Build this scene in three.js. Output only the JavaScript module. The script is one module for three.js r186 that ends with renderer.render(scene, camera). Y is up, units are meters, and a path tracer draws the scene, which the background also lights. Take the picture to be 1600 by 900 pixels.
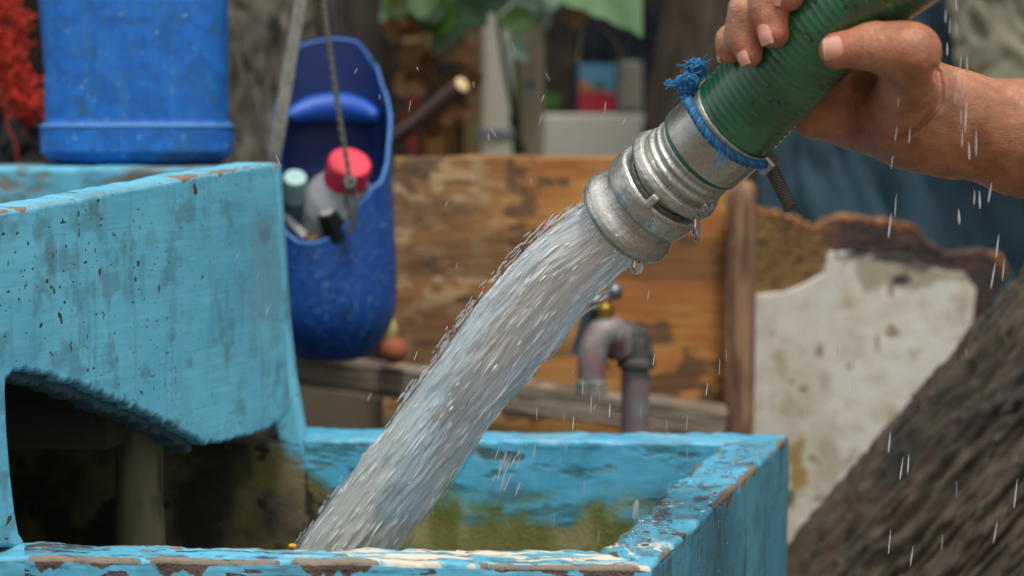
import * as THREE from 'three';
import { RoundedBoxGeometry } from 'three/addons/geometries/RoundedBoxGeometry.js';
import { mergeGeometries } from 'three/addons/utils/BufferGeometryUtils.js';

// ---------- camera, sky, sun, exposure ----------
const scene = new THREE.Scene();
const F = 3000, EYE = 1.0, PITCH = Math.atan(257 / F);
const camera = new THREE.PerspectiveCamera(2 * Math.atan(450 / F) * 180 / Math.PI, 16 / 9, 0.02, 60);
camera.position.set(0, EYE, 0);
camera.rotation.x = -PITCH;
camera.focus = 0.955;
camera.userData.fStop = 6.8;
const renderer = new THREE.WebGLRenderer();
renderer.toneMapping = THREE.LinearToneMapping;
renderer.toneMappingExposure = 2.0;
renderer.shadowMap.enabled = true;
{
  // overcast sky: a little brighter overhead than at the horizon, the same all the way round
  const W = 64, H = 32, d = new Float32Array(W * H * 4);
  for (let j = 0; j < H; j++) {
    const up = Math.max(0, Math.sin(((j + 0.5) / H - 0.5) * Math.PI)), L = 0.74 * (1 + 2 * up) / 3;
    for (let i = 0; i < W; i++) d.set([L * 0.97, L * 1.0, L * 1.03, 1], (j * W + i) * 4);
  }
  const sky = new THREE.DataTexture(d, W, H, THREE.RGBAFormat, THREE.FloatType);
  sky.mapping = THREE.EquirectangularReflectionMapping;
  sky.needsUpdate = true;
  scene.background = sky;
  scene.environment = sky;
}
const sun = new THREE.DirectionalLight(new THREE.Color(1, 0.965, 0.9), 1.5);
sun.name = 'sun';
sun.position.set(0.45, 3.8, 0.25);
sun.target.position.set(0.0, 0.8, -1.0);
sun.shadow.radius = 22;
sun.castShadow = true;
Object.assign(sun.shadow.camera, { left: -3, right: 3, top: 3, bottom: -3, near: 0.1, far: 12 });
sun.shadow.mapSize.set(2048, 2048);
scene.add(sun, sun.target);

// ---------- helpers ----------
const V = (x, y, z) => new THREE.Vector3(x, y, z);
const clamp = (x, a = 0, b = 1) => Math.min(b, Math.max(a, x));
const sstep = (a, b, x) => { const t = clamp((x - a) / (b - a)); return t * t * (3 - 2 * t); };
const mix = (a, b, t) => a + (b - a) * t;
const cP = Math.cos(PITCH), sP = Math.sin(PITCH);
function ray(x, y) { const rx = (x - 800) / F, ry = -(y - 450) / F; return V(rx, ry * cP - sP, -ry * sP - cP); }
// the point seen at (x, y) that lies d metres in front of the eye
function at(x, y, d) { const r = ray(x, y); return r.multiplyScalar(-d / r.z).add(V(0, EYE, 0)); }
function atHeight(x, y, h) { const r = ray(x, y); return r.multiplyScalar((h - EYE) / r.y).add(V(0, EYE, 0)); }
const seed0 = (s) => () => { s = (s + 0x6d2b79f5) | 0; let t = Math.imul(s ^ (s >>> 15), 1 | s); t = (t + Math.imul(t ^ (t >>> 7), 61 | t)) ^ t; return ((t ^ (t >>> 14)) >>> 0) / 4294967296; };
const rnd = seed0(7);
const rr = (a, b) => a + (b - a) * rnd();
const TAB = new Float32Array(65536), rT = seed0(99);
for (let i = 0; i < 65536; i++) TAB[i] = rT();
const hash2 = (x, y) => TAB[(Math.imul(x, 73856093) ^ Math.imul(y, 19349663) ^ (x << 3)) & 65535];
const hash3 = (x, y, z) => TAB[(Math.imul(x, 73856093) ^ Math.imul(y, 19349663) ^ Math.imul(z, 83492791)) & 65535];
function n2(x, y) {
  const i = Math.floor(x), j = Math.floor(y); let u = x - i, v = y - j; u = u * u * (3 - 2 * u); v = v * v * (3 - 2 * v);
  return mix(mix(hash2(i, j), hash2(i + 1, j), u), mix(hash2(i, j + 1), hash2(i + 1, j + 1), u), v);
}
function n3(x, y, z) {
  const i = Math.floor(x), j = Math.floor(y), k = Math.floor(z); let u = x - i, v = y - j, w = z - k;
  u = u * u * (3 - 2 * u); v = v * v * (3 - 2 * v); w = w * w * (3 - 2 * w);
  const a = mix(mix(hash3(i, j, k), hash3(i + 1, j, k), u), mix(hash3(i, j + 1, k), hash3(i + 1, j + 1, k), u), v);
  const b = mix(mix(hash3(i, j, k + 1), hash3(i + 1, j, k + 1), u), mix(hash3(i, j + 1, k + 1), hash3(i + 1, j + 1, k + 1), u), v);
  return mix(a, b, w);
}
function f2(x, y, o = 4) { let s = 0, a = 0.5, t = 0; for (let k = 0; k < o; k++) { s += a * n2(x, y); t += a; x = x * 2.03 + 17.1; y = y * 2.03 + 5.7; a *= 0.55; } return s / t; }
function f3(x, y, z, o = 4) { let s = 0, a = 0.5, t = 0; for (let k = 0; k < o; k++) { s += a * n3(x, y, z); t += a; x = x * 2.03 + 17.1; y = y * 2.03 + 5.7; z = z * 2.03 + 9.2; a *= 0.55; } return s / t; }
const s2l = (c) => { c /= 255; return c <= 0.04045 ? c / 12.92 : Math.pow((c + 0.055) / 1.055, 2.4); };
const lin = (r, g, b) => [s2l(r), s2l(g), s2l(b)];
const C3 = (a, b, t) => [mix(a[0], b[0], t), mix(a[1], b[1], t), mix(a[2], b[2], t)];
const rgb = (r, g, b) => new THREE.Color().setRGB(...lin(r, g, b));
// paint(u, v) -> [r, g, b, relief, roughness], colours as sRGB 0..255, relief and roughness 0..1; returns {map, bumpMap, roughnessMap}
function texture(w, h, paint, wrap = THREE.RepeatWrapping, relief = true) {
  const c = new Uint8Array(w * h * 4), b = relief ? new Uint8Array(w * h * 4) : null;
  for (let j = 0; j < h; j++) for (let i = 0; i < w; i++) {
    const p = paint((i + 0.5) / w, (j + 0.5) / h), o = (j * w + i) * 4;
    c[o] = clamp(p[0], 0, 255); c[o + 1] = clamp(p[1], 0, 255); c[o + 2] = clamp(p[2], 0, 255); c[o + 3] = 255;
    if (b) { b[o] = clamp(p[3]) * 255; b[o + 1] = clamp(p[4]) * 255; b[o + 2] = 0; b[o + 3] = 255; }
  }
  const make = (d, cs) => { const t = new THREE.DataTexture(d, w, h); t.wrapS = t.wrapT = wrap; t.magFilter = t.minFilter = THREE.LinearFilter; if (cs) t.colorSpace = THREE.SRGBColorSpace; t.needsUpdate = true; return t; };
  const out = { map: make(c, true) };
  if (b) { const t = make(b, false); out.bumpMap = t; out.roughnessMap = t; }
  return out;
}
function std(o) { return new THREE.MeshStandardMaterial(o); }
function phys(o) { return new THREE.MeshPhysicalMaterial(o); }
const plain = (r, g, b, rough = 0.8, more = {}) => std({ color: rgb(r, g, b), roughness: rough, side: THREE.DoubleSide, ...more });
const tinted = (rough = 0.85, more = {}) => std({ vertexColors: true, roughness: rough, side: THREE.DoubleSide, ...more });

const used = {};
function numbered(name) { const k = used[name] = (used[name] ?? -1) + 1; return k ? name + '_' + String(k).padStart(3, '0') : name; }
function tag(o, label, category, group) { o.userData.label = label; o.userData.category = category; if (group) o.userData.group = group; return o; }
function thing(name, label, category, pos = V(0, 0, 0), group) { const g = new THREE.Group(); g.name = numbered(name); g.position.copy(pos); scene.add(g); return tag(g, label, category, group); }
function part(parent, name, geo, mat, label) {
  const m = new THREE.Mesh(geo, mat); m.name = parent === scene ? numbered(name) : name; m.castShadow = m.receiveShadow = true;
  if (parent !== scene) { let r = parent; const off = V(0, 0, 0); while (r && r !== scene) { off.add(r.position); r = r.parent; } m.position.sub(off); }   // parts are shaped in world coordinates
  if (label) m.userData.label = label;
  parent.add(m); return m;
}
function single(name, geo, mat, label, category, group) { return tag(part(scene, name, geo, mat), label, category, group); }
function structure(name, geo, mat, label) { const m = part(scene, name, geo, mat, label); m.userData.kind = 'structure'; return m; }
function stuff(name, geo, mat, label) { const m = part(scene, name, geo, mat, label); m.userData.kind = 'stuff'; return m; }

// grid of points f(u, v) with uv; closed in v when asked; color(u, v, p) gives linear vertex colours
function grid(nu, nv, f, { closed = false, uv, color, us, vs, flip = false } = {}) {
  const P = new Float32Array((nu + 1) * (nv + 1) * 3), U = new Float32Array((nu + 1) * (nv + 1) * 2), K = color ? new Float32Array(P.length) : null, ix = [];
  for (let i = 0; i <= nu; i++) for (let j = 0; j <= nv; j++) {
    const u = us ? us[i] : i / nu, v = vs ? vs[j] : j / nv, k = i * (nv + 1) + j, p = f(u, v);
    P[k * 3] = p.x; P[k * 3 + 1] = p.y; P[k * 3 + 2] = p.z;
    const q = uv ? uv(u, v, p) : [u, v]; U[k * 2] = q[0]; U[k * 2 + 1] = q[1];
    if (K) { const c = color(u, v, p); K.set(c, k * 3); }
    if (i < nu && j < nv) { const a = k, b = k + 1, c = k + nv + 1, d = c + 1; flip ? ix.push(a, b, c, b, d, c) : ix.push(a, c, b, b, c, d); }
  }
  const g = new THREE.BufferGeometry();
  g.setAttribute('position', new THREE.BufferAttribute(P, 3)); g.setAttribute('uv', new THREE.BufferAttribute(U, 2));
  if (K) g.setAttribute('color', new THREE.BufferAttribute(K, 3));
  g.setIndex(ix); g.computeVertexNormals();
  if (closed) { const N = g.attributes.normal.array; for (let i = 0; i <= nu; i++) { const a = i * (nv + 1) * 3, b = a + nv * 3; for (let c = 0; c < 3; c++) { const s = N[a + c] + N[b + c]; N[a + c] = s; N[b + c] = s; } const l = Math.hypot(N[a], N[a + 1], N[a + 2]) || 1; for (let c = 0; c < 3; c++) { N[a + c] /= l; N[b + c] /= l; } } }
  return g;
}
// tube along a curve with radius r(t) and an optional offset d(t, angle)
function tube(curve, nt, na, r, { d, color, uv, caps = true, ts } = {}) {
  const fr = [], N = nt; let n0 = null;
  for (let i = 0; i <= N; i++) {
    const t = ts ? ts[i] : i / N, p = curve.getPoint(t), tg = curve.getTangent(t);
    if (!n0) n0 = Math.abs(tg.y) < 0.9 ? V(0, 1, 0) : V(1, 0, 0);
    n0 = n0.clone().addScaledVector(tg, -n0.dot(tg)).normalize();
    fr.push({ t, p, n: n0, b: tg.clone().cross(n0) });
  }
  const at2 = (u, v) => { const q = fr[Math.round(u * N)], a = v * Math.PI * 2; const R = (typeof r === 'function' ? r(q.t) : r) + (d ? d(q.t, a) : 0); return q.p.clone().addScaledVector(q.n, R * Math.cos(a)).addScaledVector(q.b, R * Math.sin(a)); };
  const g = grid(N, na, at2, { closed: true, color, uv, flip: true });
  if (!caps) return g;
  const parts = [g];
  for (const e of [0, N]) {
    const q = fr[e];
    parts.push(grid(1, na, (u, v) => u ? at2(e / N, v) : q.p.clone(), { color: color ? (u, v, p) => color(e / N, v, p) : undefined, flip: e === N }));
  }
  return mergeGeometries(parts);
}
const arc = (c) => { c.arcLengthDivisions = 1200; return { getPoint: (t) => c.getPointAt(clamp(t)), getTangent: (t) => c.getTangentAt(clamp(t)) }; };
const curve = (...pts) => new THREE.CatmullRomCurve3(pts, false, 'centripetal');
const line = (a, b) => new THREE.LineCurve3(a, b);
function bar(a, b, r0, r1 = r0, na = 10) { return tube(line(a, b), 6, na, (t) => mix(r0, r1, t)); }
// a lathe round the axis from a along e: profile points [along, radius] in metres
function lathe(a, e, prof, na, { d, color, uv } = {}) {
  const x = Math.abs(e.y) < 0.9 ? V(0, 1, 0) : V(1, 0, 0); x.addScaledVector(e, -x.dot(e)).normalize(); const y = e.clone().cross(x);
  const n = prof.length - 1;
  return grid(n, na, (u, v) => { const q = prof[Math.round(u * n)], an = v * Math.PI * 2, R = q[1] + (d ? d(q[0], an, q[1]) : 0); return a.clone().addScaledVector(e, q[0]).addScaledVector(x, R * Math.cos(an)).addScaledVector(y, R * Math.sin(an)); }, { closed: true, color, uv, flip: true });
}
function fine(prof, step) { const o = []; for (let i = 0; i < prof.length - 1; i++) { const [a, b] = [prof[i], prof[i + 1]], n = Math.max(1, Math.ceil(Math.hypot(b[0] - a[0], b[1] - a[1]) / step)); for (let k = 0; k < n; k++) o.push([mix(a[0], b[0], k / n), mix(a[1], b[1], k / n)]); } o.push(prof[prof.length - 1]); return o; }
// closed slab: outline in a plane (2-D points), frame origin o, axes ex, ey, thickness away from normal n
function slab(outline, holes, o, ex, ey, thick, bevel = 0.002, uvs = [1, 1, 0, 0]) {
  const sh = new THREE.Shape(outline.map((p) => new THREE.Vector2(...p)));
  for (const h of holes) sh.holes.push(new THREE.Path(h.map((p) => new THREE.Vector2(...p))));
  const g = new THREE.ExtrudeGeometry(sh, { depth: thick - 2 * bevel, bevelEnabled: bevel > 0, bevelSize: bevel, bevelThickness: bevel, bevelOffset: -bevel, bevelSegments: 3, curveSegments: 4, steps: 1 });
  const P = g.attributes.position, U = g.attributes.uv, ez = ex.clone().cross(ey);
  for (let i = 0; i < P.count; i++) {
    const x = P.getX(i), y = P.getY(i), z = P.getZ(i) - (thick - bevel), w = o.clone().addScaledVector(ex, x).addScaledVector(ey, y).addScaledVector(ez, z);
    U.setXY(i, (x - uvs[2]) / uvs[0] + z * 0.7, (y - uvs[3]) / uvs[1] + z * 0.7); P.setXYZ(i, w.x, w.y, w.z);
  }
  g.computeVertexNormals(); return g;
}
function recolor(g, f) { const P = g.attributes.position, K = new Float32Array(P.count * 3); for (let i = 0; i < P.count; i++) K.set(f(P.getX(i), P.getY(i), P.getZ(i)), i * 3); g.setAttribute('color', new THREE.BufferAttribute(K, 3)); return g; }
const soft = (a, b, k) => { const h = Math.max(k - Math.abs(a - b), 0) / k; return Math.min(a, b) - h * h * k * 0.25; };
// surface nets: the zero surface of f in a box
function nets(f, lo, hi, cell) {
  const nx = Math.ceil((hi.x - lo.x) / cell) + 1, ny = Math.ceil((hi.y - lo.y) / cell) + 1, nz = Math.ceil((hi.z - lo.z) / cell) + 1, S = new Float32Array(nx * ny * nz);
  const id = (i, j, k) => (k * ny + j) * nx + i;
  for (let k = 0; k < nz; k++) for (let j = 0; j < ny; j++) for (let i = 0; i < nx; i++) S[id(i, j, k)] = f(lo.x + i * cell, lo.y + j * cell, lo.z + k * cell);
  const vi = new Int32Array(S.length).fill(-1), pos = [], nor = [], ix = [];
  for (let k = 0; k < nz - 1; k++) for (let j = 0; j < ny - 1; j++) for (let i = 0; i < nx - 1; i++) {
    let m = 0, sx = 0, sy = 0, sz = 0, c = 0; const v = [];
    for (let q = 0; q < 8; q++) { const s = S[id(i + (q & 1), j + ((q >> 1) & 1), k + (q >> 2))]; v.push(s); if (s < 0) m |= 1 << q; }
    if (m === 0 || m === 255) continue;
    for (let a = 0; a < 8; a++) for (const bit of [1, 2, 4]) { if (a & bit) continue; const b = a | bit; if ((v[a] < 0) === (v[b] < 0)) continue; const t = v[a] / (v[a] - v[b]); sx += (a & 1) + (bit === 1 ? t : 0); sy += ((a >> 1) & 1) + (bit === 2 ? t : 0); sz += (a >> 2) + (bit === 4 ? t : 0); c++; }
    vi[id(i, j, k)] = pos.length / 3;
    const x = lo.x + (i + sx / c) * cell, y = lo.y + (j + sy / c) * cell, z = lo.z + (k + sz / c) * cell, h = cell * 0.6;
    pos.push(x, y, z);
    const gx = f(x + h, y, z) - f(x - h, y, z), gy = f(x, y + h, z) - f(x, y - h, z), gz = f(x, y, z + h) - f(x, y, z - h), l = Math.hypot(gx, gy, gz) || 1;
    nor.push(gx / l, gy / l, gz / l);
  }
  const quad = (a, b, c, d, s) => { if (a < 0 || b < 0 || c < 0 || d < 0) return; s ? ix.push(a, b, c, a, c, d) : ix.push(a, c, b, a, d, c); };
  for (let k = 1; k < nz - 1; k++) for (let j = 1; j < ny - 1; j++) for (let i = 1; i < nx - 1; i++) {
    const s = S[id(i, j, k)] < 0;
    if (s !== S[id(i + 1, j, k)] < 0) quad(vi[id(i, j - 1, k - 1)], vi[id(i, j, k - 1)], vi[id(i, j, k)], vi[id(i, j - 1, k)], s);
    if (s !== S[id(i, j + 1, k)] < 0) quad(vi[id(i - 1, j, k - 1)], vi[id(i - 1, j, k)], vi[id(i, j, k)], vi[id(i, j, k - 1)], s);
    if (s !== S[id(i, j, k + 1)] < 0) quad(vi[id(i - 1, j - 1, k)], vi[id(i, j - 1, k)], vi[id(i, j, k)], vi[id(i - 1, j, k)], s);
  }
  const g = new THREE.BufferGeometry();
  g.setAttribute('position', new THREE.Float32BufferAttribute(pos, 3)); g.setAttribute('normal', new THREE.Float32BufferAttribute(nor, 3)); g.setIndex(ix);
  return g;
}
function pixel(x, y, z) { const dy = y - EYE, f = -sP * dy - cP * z, u = cP * dy - sP * z; return [800 + F * x / f, 450 - F * u / f]; }

// ---------- ground and the dark adobe wall at the back of the yard ----------
const earth = texture(512, 512, (u, v) => { const n = f2(u * 24, v * 24, 5), m = f2(u * 90, v * 90, 3); const c = 0.75 + 0.5 * n; return [92 * c + 20 * (m - 0.5), 80 * c + 18 * (m - 0.5), 66 * c + 15 * (m - 0.5), n * 0.6 + m * 0.4, 0.95]; });
for (const t of [earth.map, earth.bumpMap]) t.repeat.set(20, 20);
structure('ground', grid(40, 40, (u, v) => V((u - 0.5) * 40, 0.03 * (f2(u * 60, v * 60) - 0.5) - 0.015, (v - 0.5) * 40), { flip: true }), std({ ...earth, bumpScale: 0.02, roughness: 1 }), 'bare trodden earth of the yard');

const adobe = texture(1024, 512, (u, v) => { const n = f2(u * 40, v * 20, 5), m = f2(u * 10 + 40, v * 6, 3), k = f2(u * 160, v * 80, 2); const c = 0.55 + 0.5 * n + 0.25 * (m - 0.5) + 0.15 * (k - 0.5); return [54 * c, 46 * c, 36 * c, n * 0.7 + k * 0.3, 0.95]; });
{
  const w = thing('yard_wall', 'dim brown earthen wall closing the yard behind the plants', 'wall', V(0, 0, -3.9));
  part(w, 'wall_face', grid(60, 30, (u, v) => V((u - 0.5) * 9, v * 2.6, -3.7 + 0.05 * (f2(u * 30, v * 9) - 0.5)), { uv: (u, v) => [u * 4.5, v * 2.6] }), std({ ...adobe, bumpScale: 0.02, roughness: 1, side: THREE.DoubleSide }));
  part(w, 'wall_core', new THREE.BoxGeometry(9, 2.62, 0.25).translate(0, 1.31, -3.86), plain(54, 46, 36, 0.95));
}

// ---------- the blue concrete washtub: basin, tank divider, tank ----------
const tub = thing('concrete_washtub', 'sky blue painted concrete washtub with chipped rims and a raised tank wall', 'washtub', V(0.02, 0, -1.05));
const RIM = 0.8;
// rim corners, inside and outside, at the height of the rim
const IN = [atHeight(-160, 842, RIM), atHeight(38, 847, RIM), atHeight(935, 863, RIM), atHeight(1131, 692, RIM), atHeight(476, 686, RIM), atHeight(476, 686, RIM).add(V(-0.34, 0, -0.0))];
const OUT = [atHeight(-160, 868, RIM), atHeight(38, 870, RIM), atHeight(1018, 884, RIM), atHeight(1232, 680, RIM), atHeight(470, 668, RIM), atHeight(470, 668, RIM).add(V(-0.34, 0, -0.0))];
const blue = [84, 162, 190];
const concrete = (x, y) => { const n = f2(x * 120, y * 120, 3); return [98 + 40 * (n - 0.5), 86 + 36 * (n - 0.5), 74 + 32 * (n - 0.5)]; };
// one stretch of rim wall, from the inner foot over the rim to the outer foot; h is the depth under the rim
const CR = 0.0026, INNER = 0.26, OUTER = 0.34;
function profile(v) {                       // -> [share across from inside to outside, depth, metres in from the inner/outer edge]
  if (v < 0.4) return [0, CR + (INNER - CR) * Math.pow((0.4 - v) / 0.4, 1.7), -1];
  if (v < 0.42) { const a = (v - 0.4) / 0.02 * Math.PI / 2; return ['i', CR - CR * Math.sin(a), CR - CR * Math.cos(a)]; }
  if (v < 0.58) return [(v - 0.42) / 0.16, 0, 0];
  if (v <= 0.6) { const a = (0.6 - v) / 0.02 * Math.PI / 2; return ['o', CR - CR * Math.sin(a), CR - CR * Math.cos(a)]; }
  return [1, CR + (OUTER - CR) * Math.pow((v - 0.6) / 0.4, 2.2), 1];
}
const VS = []; for (let i = 0; i < 46; i++) VS.push(0.4 * i / 46); for (let i = 0; i < 6; i++) VS.push(0.4 + 0.02 * i / 6); for (let i = 0; i < 20; i++) VS.push(0.42 + 0.16 * i / 20); for (let i = 0; i < 6; i++) VS.push(0.58 + 0.02 * i / 6); for (let i = 0; i <= 50; i++) VS.push(0.6 + 0.4 * i / 50);
function rimWall(k0, k1, nu, size, paint) {
  const I0 = IN[k0], I1 = IN[k1], O0 = OUT[k0], O1 = OUT[k1], len = (I0.distanceTo(I1) + O0.distanceTo(O1)) / 2, wid = (O0.distanceTo(I0) + O1.distanceTo(I1)) / 2 * 0.8;
  const g = grid(nu, VS.length - 1, (u, v) => {
    const a = I0.clone().lerp(I1, u), b = O0.clone().lerp(O1, u), [w, h, e] = profile(v), W = b.distanceTo(a), inn = CR / W;
    const s = w === 'i' ? e / W : w === 'o' ? 1 - e / W : v >= 0.42 && v <= 0.58 ? mix(inn, 1 - inn, w) : w;
    const p = a.lerp(b, s); p.y = RIM - h;
    const q = f3(p.x * 45, p.y * 45, p.z * 45, 3) - 0.5, r = f3(p.x * 190 + 7, p.y * 190, p.z * 190, 2) - 0.5, dir = b.clone().sub(IN[k0].clone().lerp(IN[k1], u)).setY(0).normalize();
    const near = v > 0.38 && v < 0.64 ? 1 : 0.5;
    if (v >= 0.4 && v <= 0.6) p.y += 0.0035 * q + 0.0010 * r;
    const side = v < 0.42 ? -1 : v > 0.58 ? 1 : 0;
    p.addScaledVector(dir, side * (0.0040 * q + 0.0012 * r) * near);
    return p;
  }, { vs: VS, flip: true });
  const t = texture(size[0], size[1], (u, v) => {
    const a = I0.clone().lerp(I1, u), b = O0.clone().lerp(O1, u), [w, h] = profile(v), p = a.lerp(b, typeof w === 'number' ? w : w === 'i' ? 0 : 1);
    // across: metres measured over the profile from the outer edge of the rim, negative on top, positive down the outside; inner likewise
    const top = v > 0.4 && v < 0.6, share = clamp((v - 0.41) / 0.18);
    return paint({ m: u * len, u, v, h, top, x: p.x, z: p.z, dOut: top ? (1 - share) * wid : v >= 0.6 ? h : 1, dIn: top ? share * wid : v <= 0.4 ? h : 1, inside: v <= 0.4, outside: v >= 0.6, y: v });
  }, THREE.ClampToEdgeWrapping);
  return [g, std({ ...t, bumpScale: 0.0019, roughness: 1, side: THREE.DoubleSide })];
}
// base coat: brushed blue paint with grime and specks
function coat(x, y, c = blue) {
  const n = f2(x * 22, y * 22, 4) - 0.5, br = f2(x * 40, y * 330, 3) - 0.5, g = f2(x * 60 + 31, y * 60, 4), sp = n2(x * 700, y * 700);
  let r = [c[0] + 26 * n + 12 * br, c[1] + 30 * n + 13 * br, c[2] + 26 * n + 12 * br], rough = 0.46 + 0.2 * g, rel = 0.55 + 0.10 * br + 0.25 * n;
  const grime = sstep(0.56, 0.76, g) * 0.3; r = C3(r, [58, 74, 78], grime); rough += grime * 0.4;
  if (sp > 0.975 && g > 0.47) { r = C3(r, [40, 42, 40], 0.75); rel -= 0.25; }
  return [...r, rel, rough];
}
const bare = (o, t, x, y, c) => { if (t <= 0) return o; const k = c ?? concrete(x, y), q = n2(x * 900, y * 900); o[0] = mix(o[0], k[0], t); o[1] = mix(o[1], k[1], t); o[2] = mix(o[2], k[2], t); o[3] = mix(o[3], 0.08 + 0.22 * q, t); o[4] = mix(o[4], 0.9, t); return o; };

// front: chipped brown along the edge, cream undercoat showing in streaks on top
{
  const [g, m] = rimWall(1, 2, 420, [2048, 1024], (q) => {
    const x = q.m, y = q.top ? q.dIn : q.outside ? 0.1 + q.h : 0.4 + q.h, o = coat(x, y);
    if (q.top) {
      const right = sstep(0.10, 0.17, q.m), cr = f2(x * 55, y * 330 + 9, 4), fl = f2(x * 28 + 5, y * 160, 4);
      const cream = sstep(0.60 - 0.17 * right, 0.66 - 0.15 * right, cr) * mix(0.15, 0.95, right);
      bare(o, cream, x, y, [212 - 14 * fl, 202 - 16 * fl, 182 - 22 * fl]); o[3] = mix(o[3], 0.42, cream * 0.8);
      const dark = sstep(0.63, 0.67, f2(x * 46 + 77, y * 240, 4)) * (1 - 0.65 * right); bare(o, dark * 0.9, x, y, [44, 52, 54]);
      const fleck = sstep(0.70, 0.73, f2(x * 120 + 3, y * 420, 3)); bare(o, fleck, x, y, [120, 98, 84]);
    }
    // worn outer arris: the paint is gone in runs, its lower edge jagged
    const run = f2(x * 34 + 3, 2.5, 3), jag = f2(x * 260, 8.1, 3), reach = clamp((run - 0.52) * 0.07, 0, 0.007) * (0.35 + 1.2 * jag);
    if (q.outside) bare(o, q.h < reach ? 1 : 0, x, y, C3(concrete(x, y), [70, 58, 50], 0.45));
    if (q.top) bare(o, q.dOut < clamp((run - 0.50) * 0.04, 0, 0.003) * (0.3 + 1.2 * jag) ? 1 : 0, x, y, C3(concrete(x, y), [150, 136, 120], 0.5));
    if (q.outside) { const s = sstep(0.66, 0.7, f2(x * 50, y * 220 + 40, 4)); bare(o, s, x, y, [92, 66, 66]); }
    if (q.inside) { const a = sstep(0.02, 0.05, q.h + 0.03 * (f2(x * 40, q.h * 40) - 0.5)); bare(o, a * 0.9, x, y, [96, 92, 52]); }
    if (q.inside || q.top) bare(o, q.dIn < clamp((f2(x * 80, 4.4, 3) - 0.5) * 0.03, 0, 0.003) ? 1 : 0, x, y);
    return o;
  });
  part(tub, 'front_wall', g, m, 'chipped front rim with cream undercoat showing');
  const [gl, ml] = rimWall(0, 1, 60, [256, 256], (q) => coat(q.m, q.y * 0.6));
  part(tub, 'front_wall', gl, ml);
}
// right wall: wet paint, brown bare patches along its edges
{
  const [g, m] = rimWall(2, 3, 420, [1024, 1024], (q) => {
    const x = q.m + 3, y = q.top ? q.dIn : q.outside ? 0.1 + q.h : 0.4 + q.h, o = coat(x, y, q.outside ? [70, 134, 154] : blue);  // outer face has a darker coat: its shade is put into the colour
    if (q.top) {
      const wet = sstep(0.38, 0.5, f2(x * 26 + 5, y * 30, 3)); o[4] = mix(o[4], 0.13, wet); o[3] = mix(o[3], 0.5, wet * 0.6);
      const b = sstep(0.635, 0.66, f2(x * 60, y * 90 + 3, 5)) * (1 - sstep(0.14, 0.2, q.m)); bare(o, b, x, y, C3(concrete(x, y), [86, 64, 48], 0.5)); if (b) o[4] = mix(o[4], 0.3, wet);
      const c = sstep(0.62, 0.66, f2(x * 90, y * 90 + 30, 3)) * (1 - sstep(0.02, 0.07, q.m)); bare(o, c, x, y, [206, 196, 178]);
      const d = 0.6 * sstep(0.66, 0.7, f2(x * 60, y * 80 + 60, 4)); bare(o, d, x, y, [64, 70, 70]);
    }
    const run = f2(x * 36, 1.5, 3), jag = f2(x * 240, 6.1, 3);
    if (q.outside) bare(o, q.h < clamp((run - 0.52) * 0.1, 0, 0.014) * jag ? 1 : 0, x, y, C3(concrete(x, y), [110, 84, 62], 0.6));
    if (q.top) bare(o, q.dOut < clamp((run - 0.50) * 0.06, 0, 0.006) * jag ? 1 : 0, x, y, C3(concrete(x, y), [140, 118, 96], 0.5));
    if (q.top || q.inside) bare(o, q.dIn < clamp((f2(x * 46, 9.4, 3) - 0.46) * 0.05, 0, 0.006) * jag ? 1 : 0, x, y);
    if (q.outside) { const s = sstep(0.62, 0.72, f2(x * 60, q.h * 9, 3)) * 0.5; bare(o, s, x, y, [54, 74, 82]); o[4] = 0.5; }
    if (q.inside) { const a = sstep(0.03, 0.055, q.h + 0.03 * (f2(x * 40, q.h * 40) - 0.5)); bare(o, a * 0.85, x, y, [104, 100, 48]); }
    return o;
  });
  part(tub, 'right_wall', g, m, 'wet right rim with bare patches');
}
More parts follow.
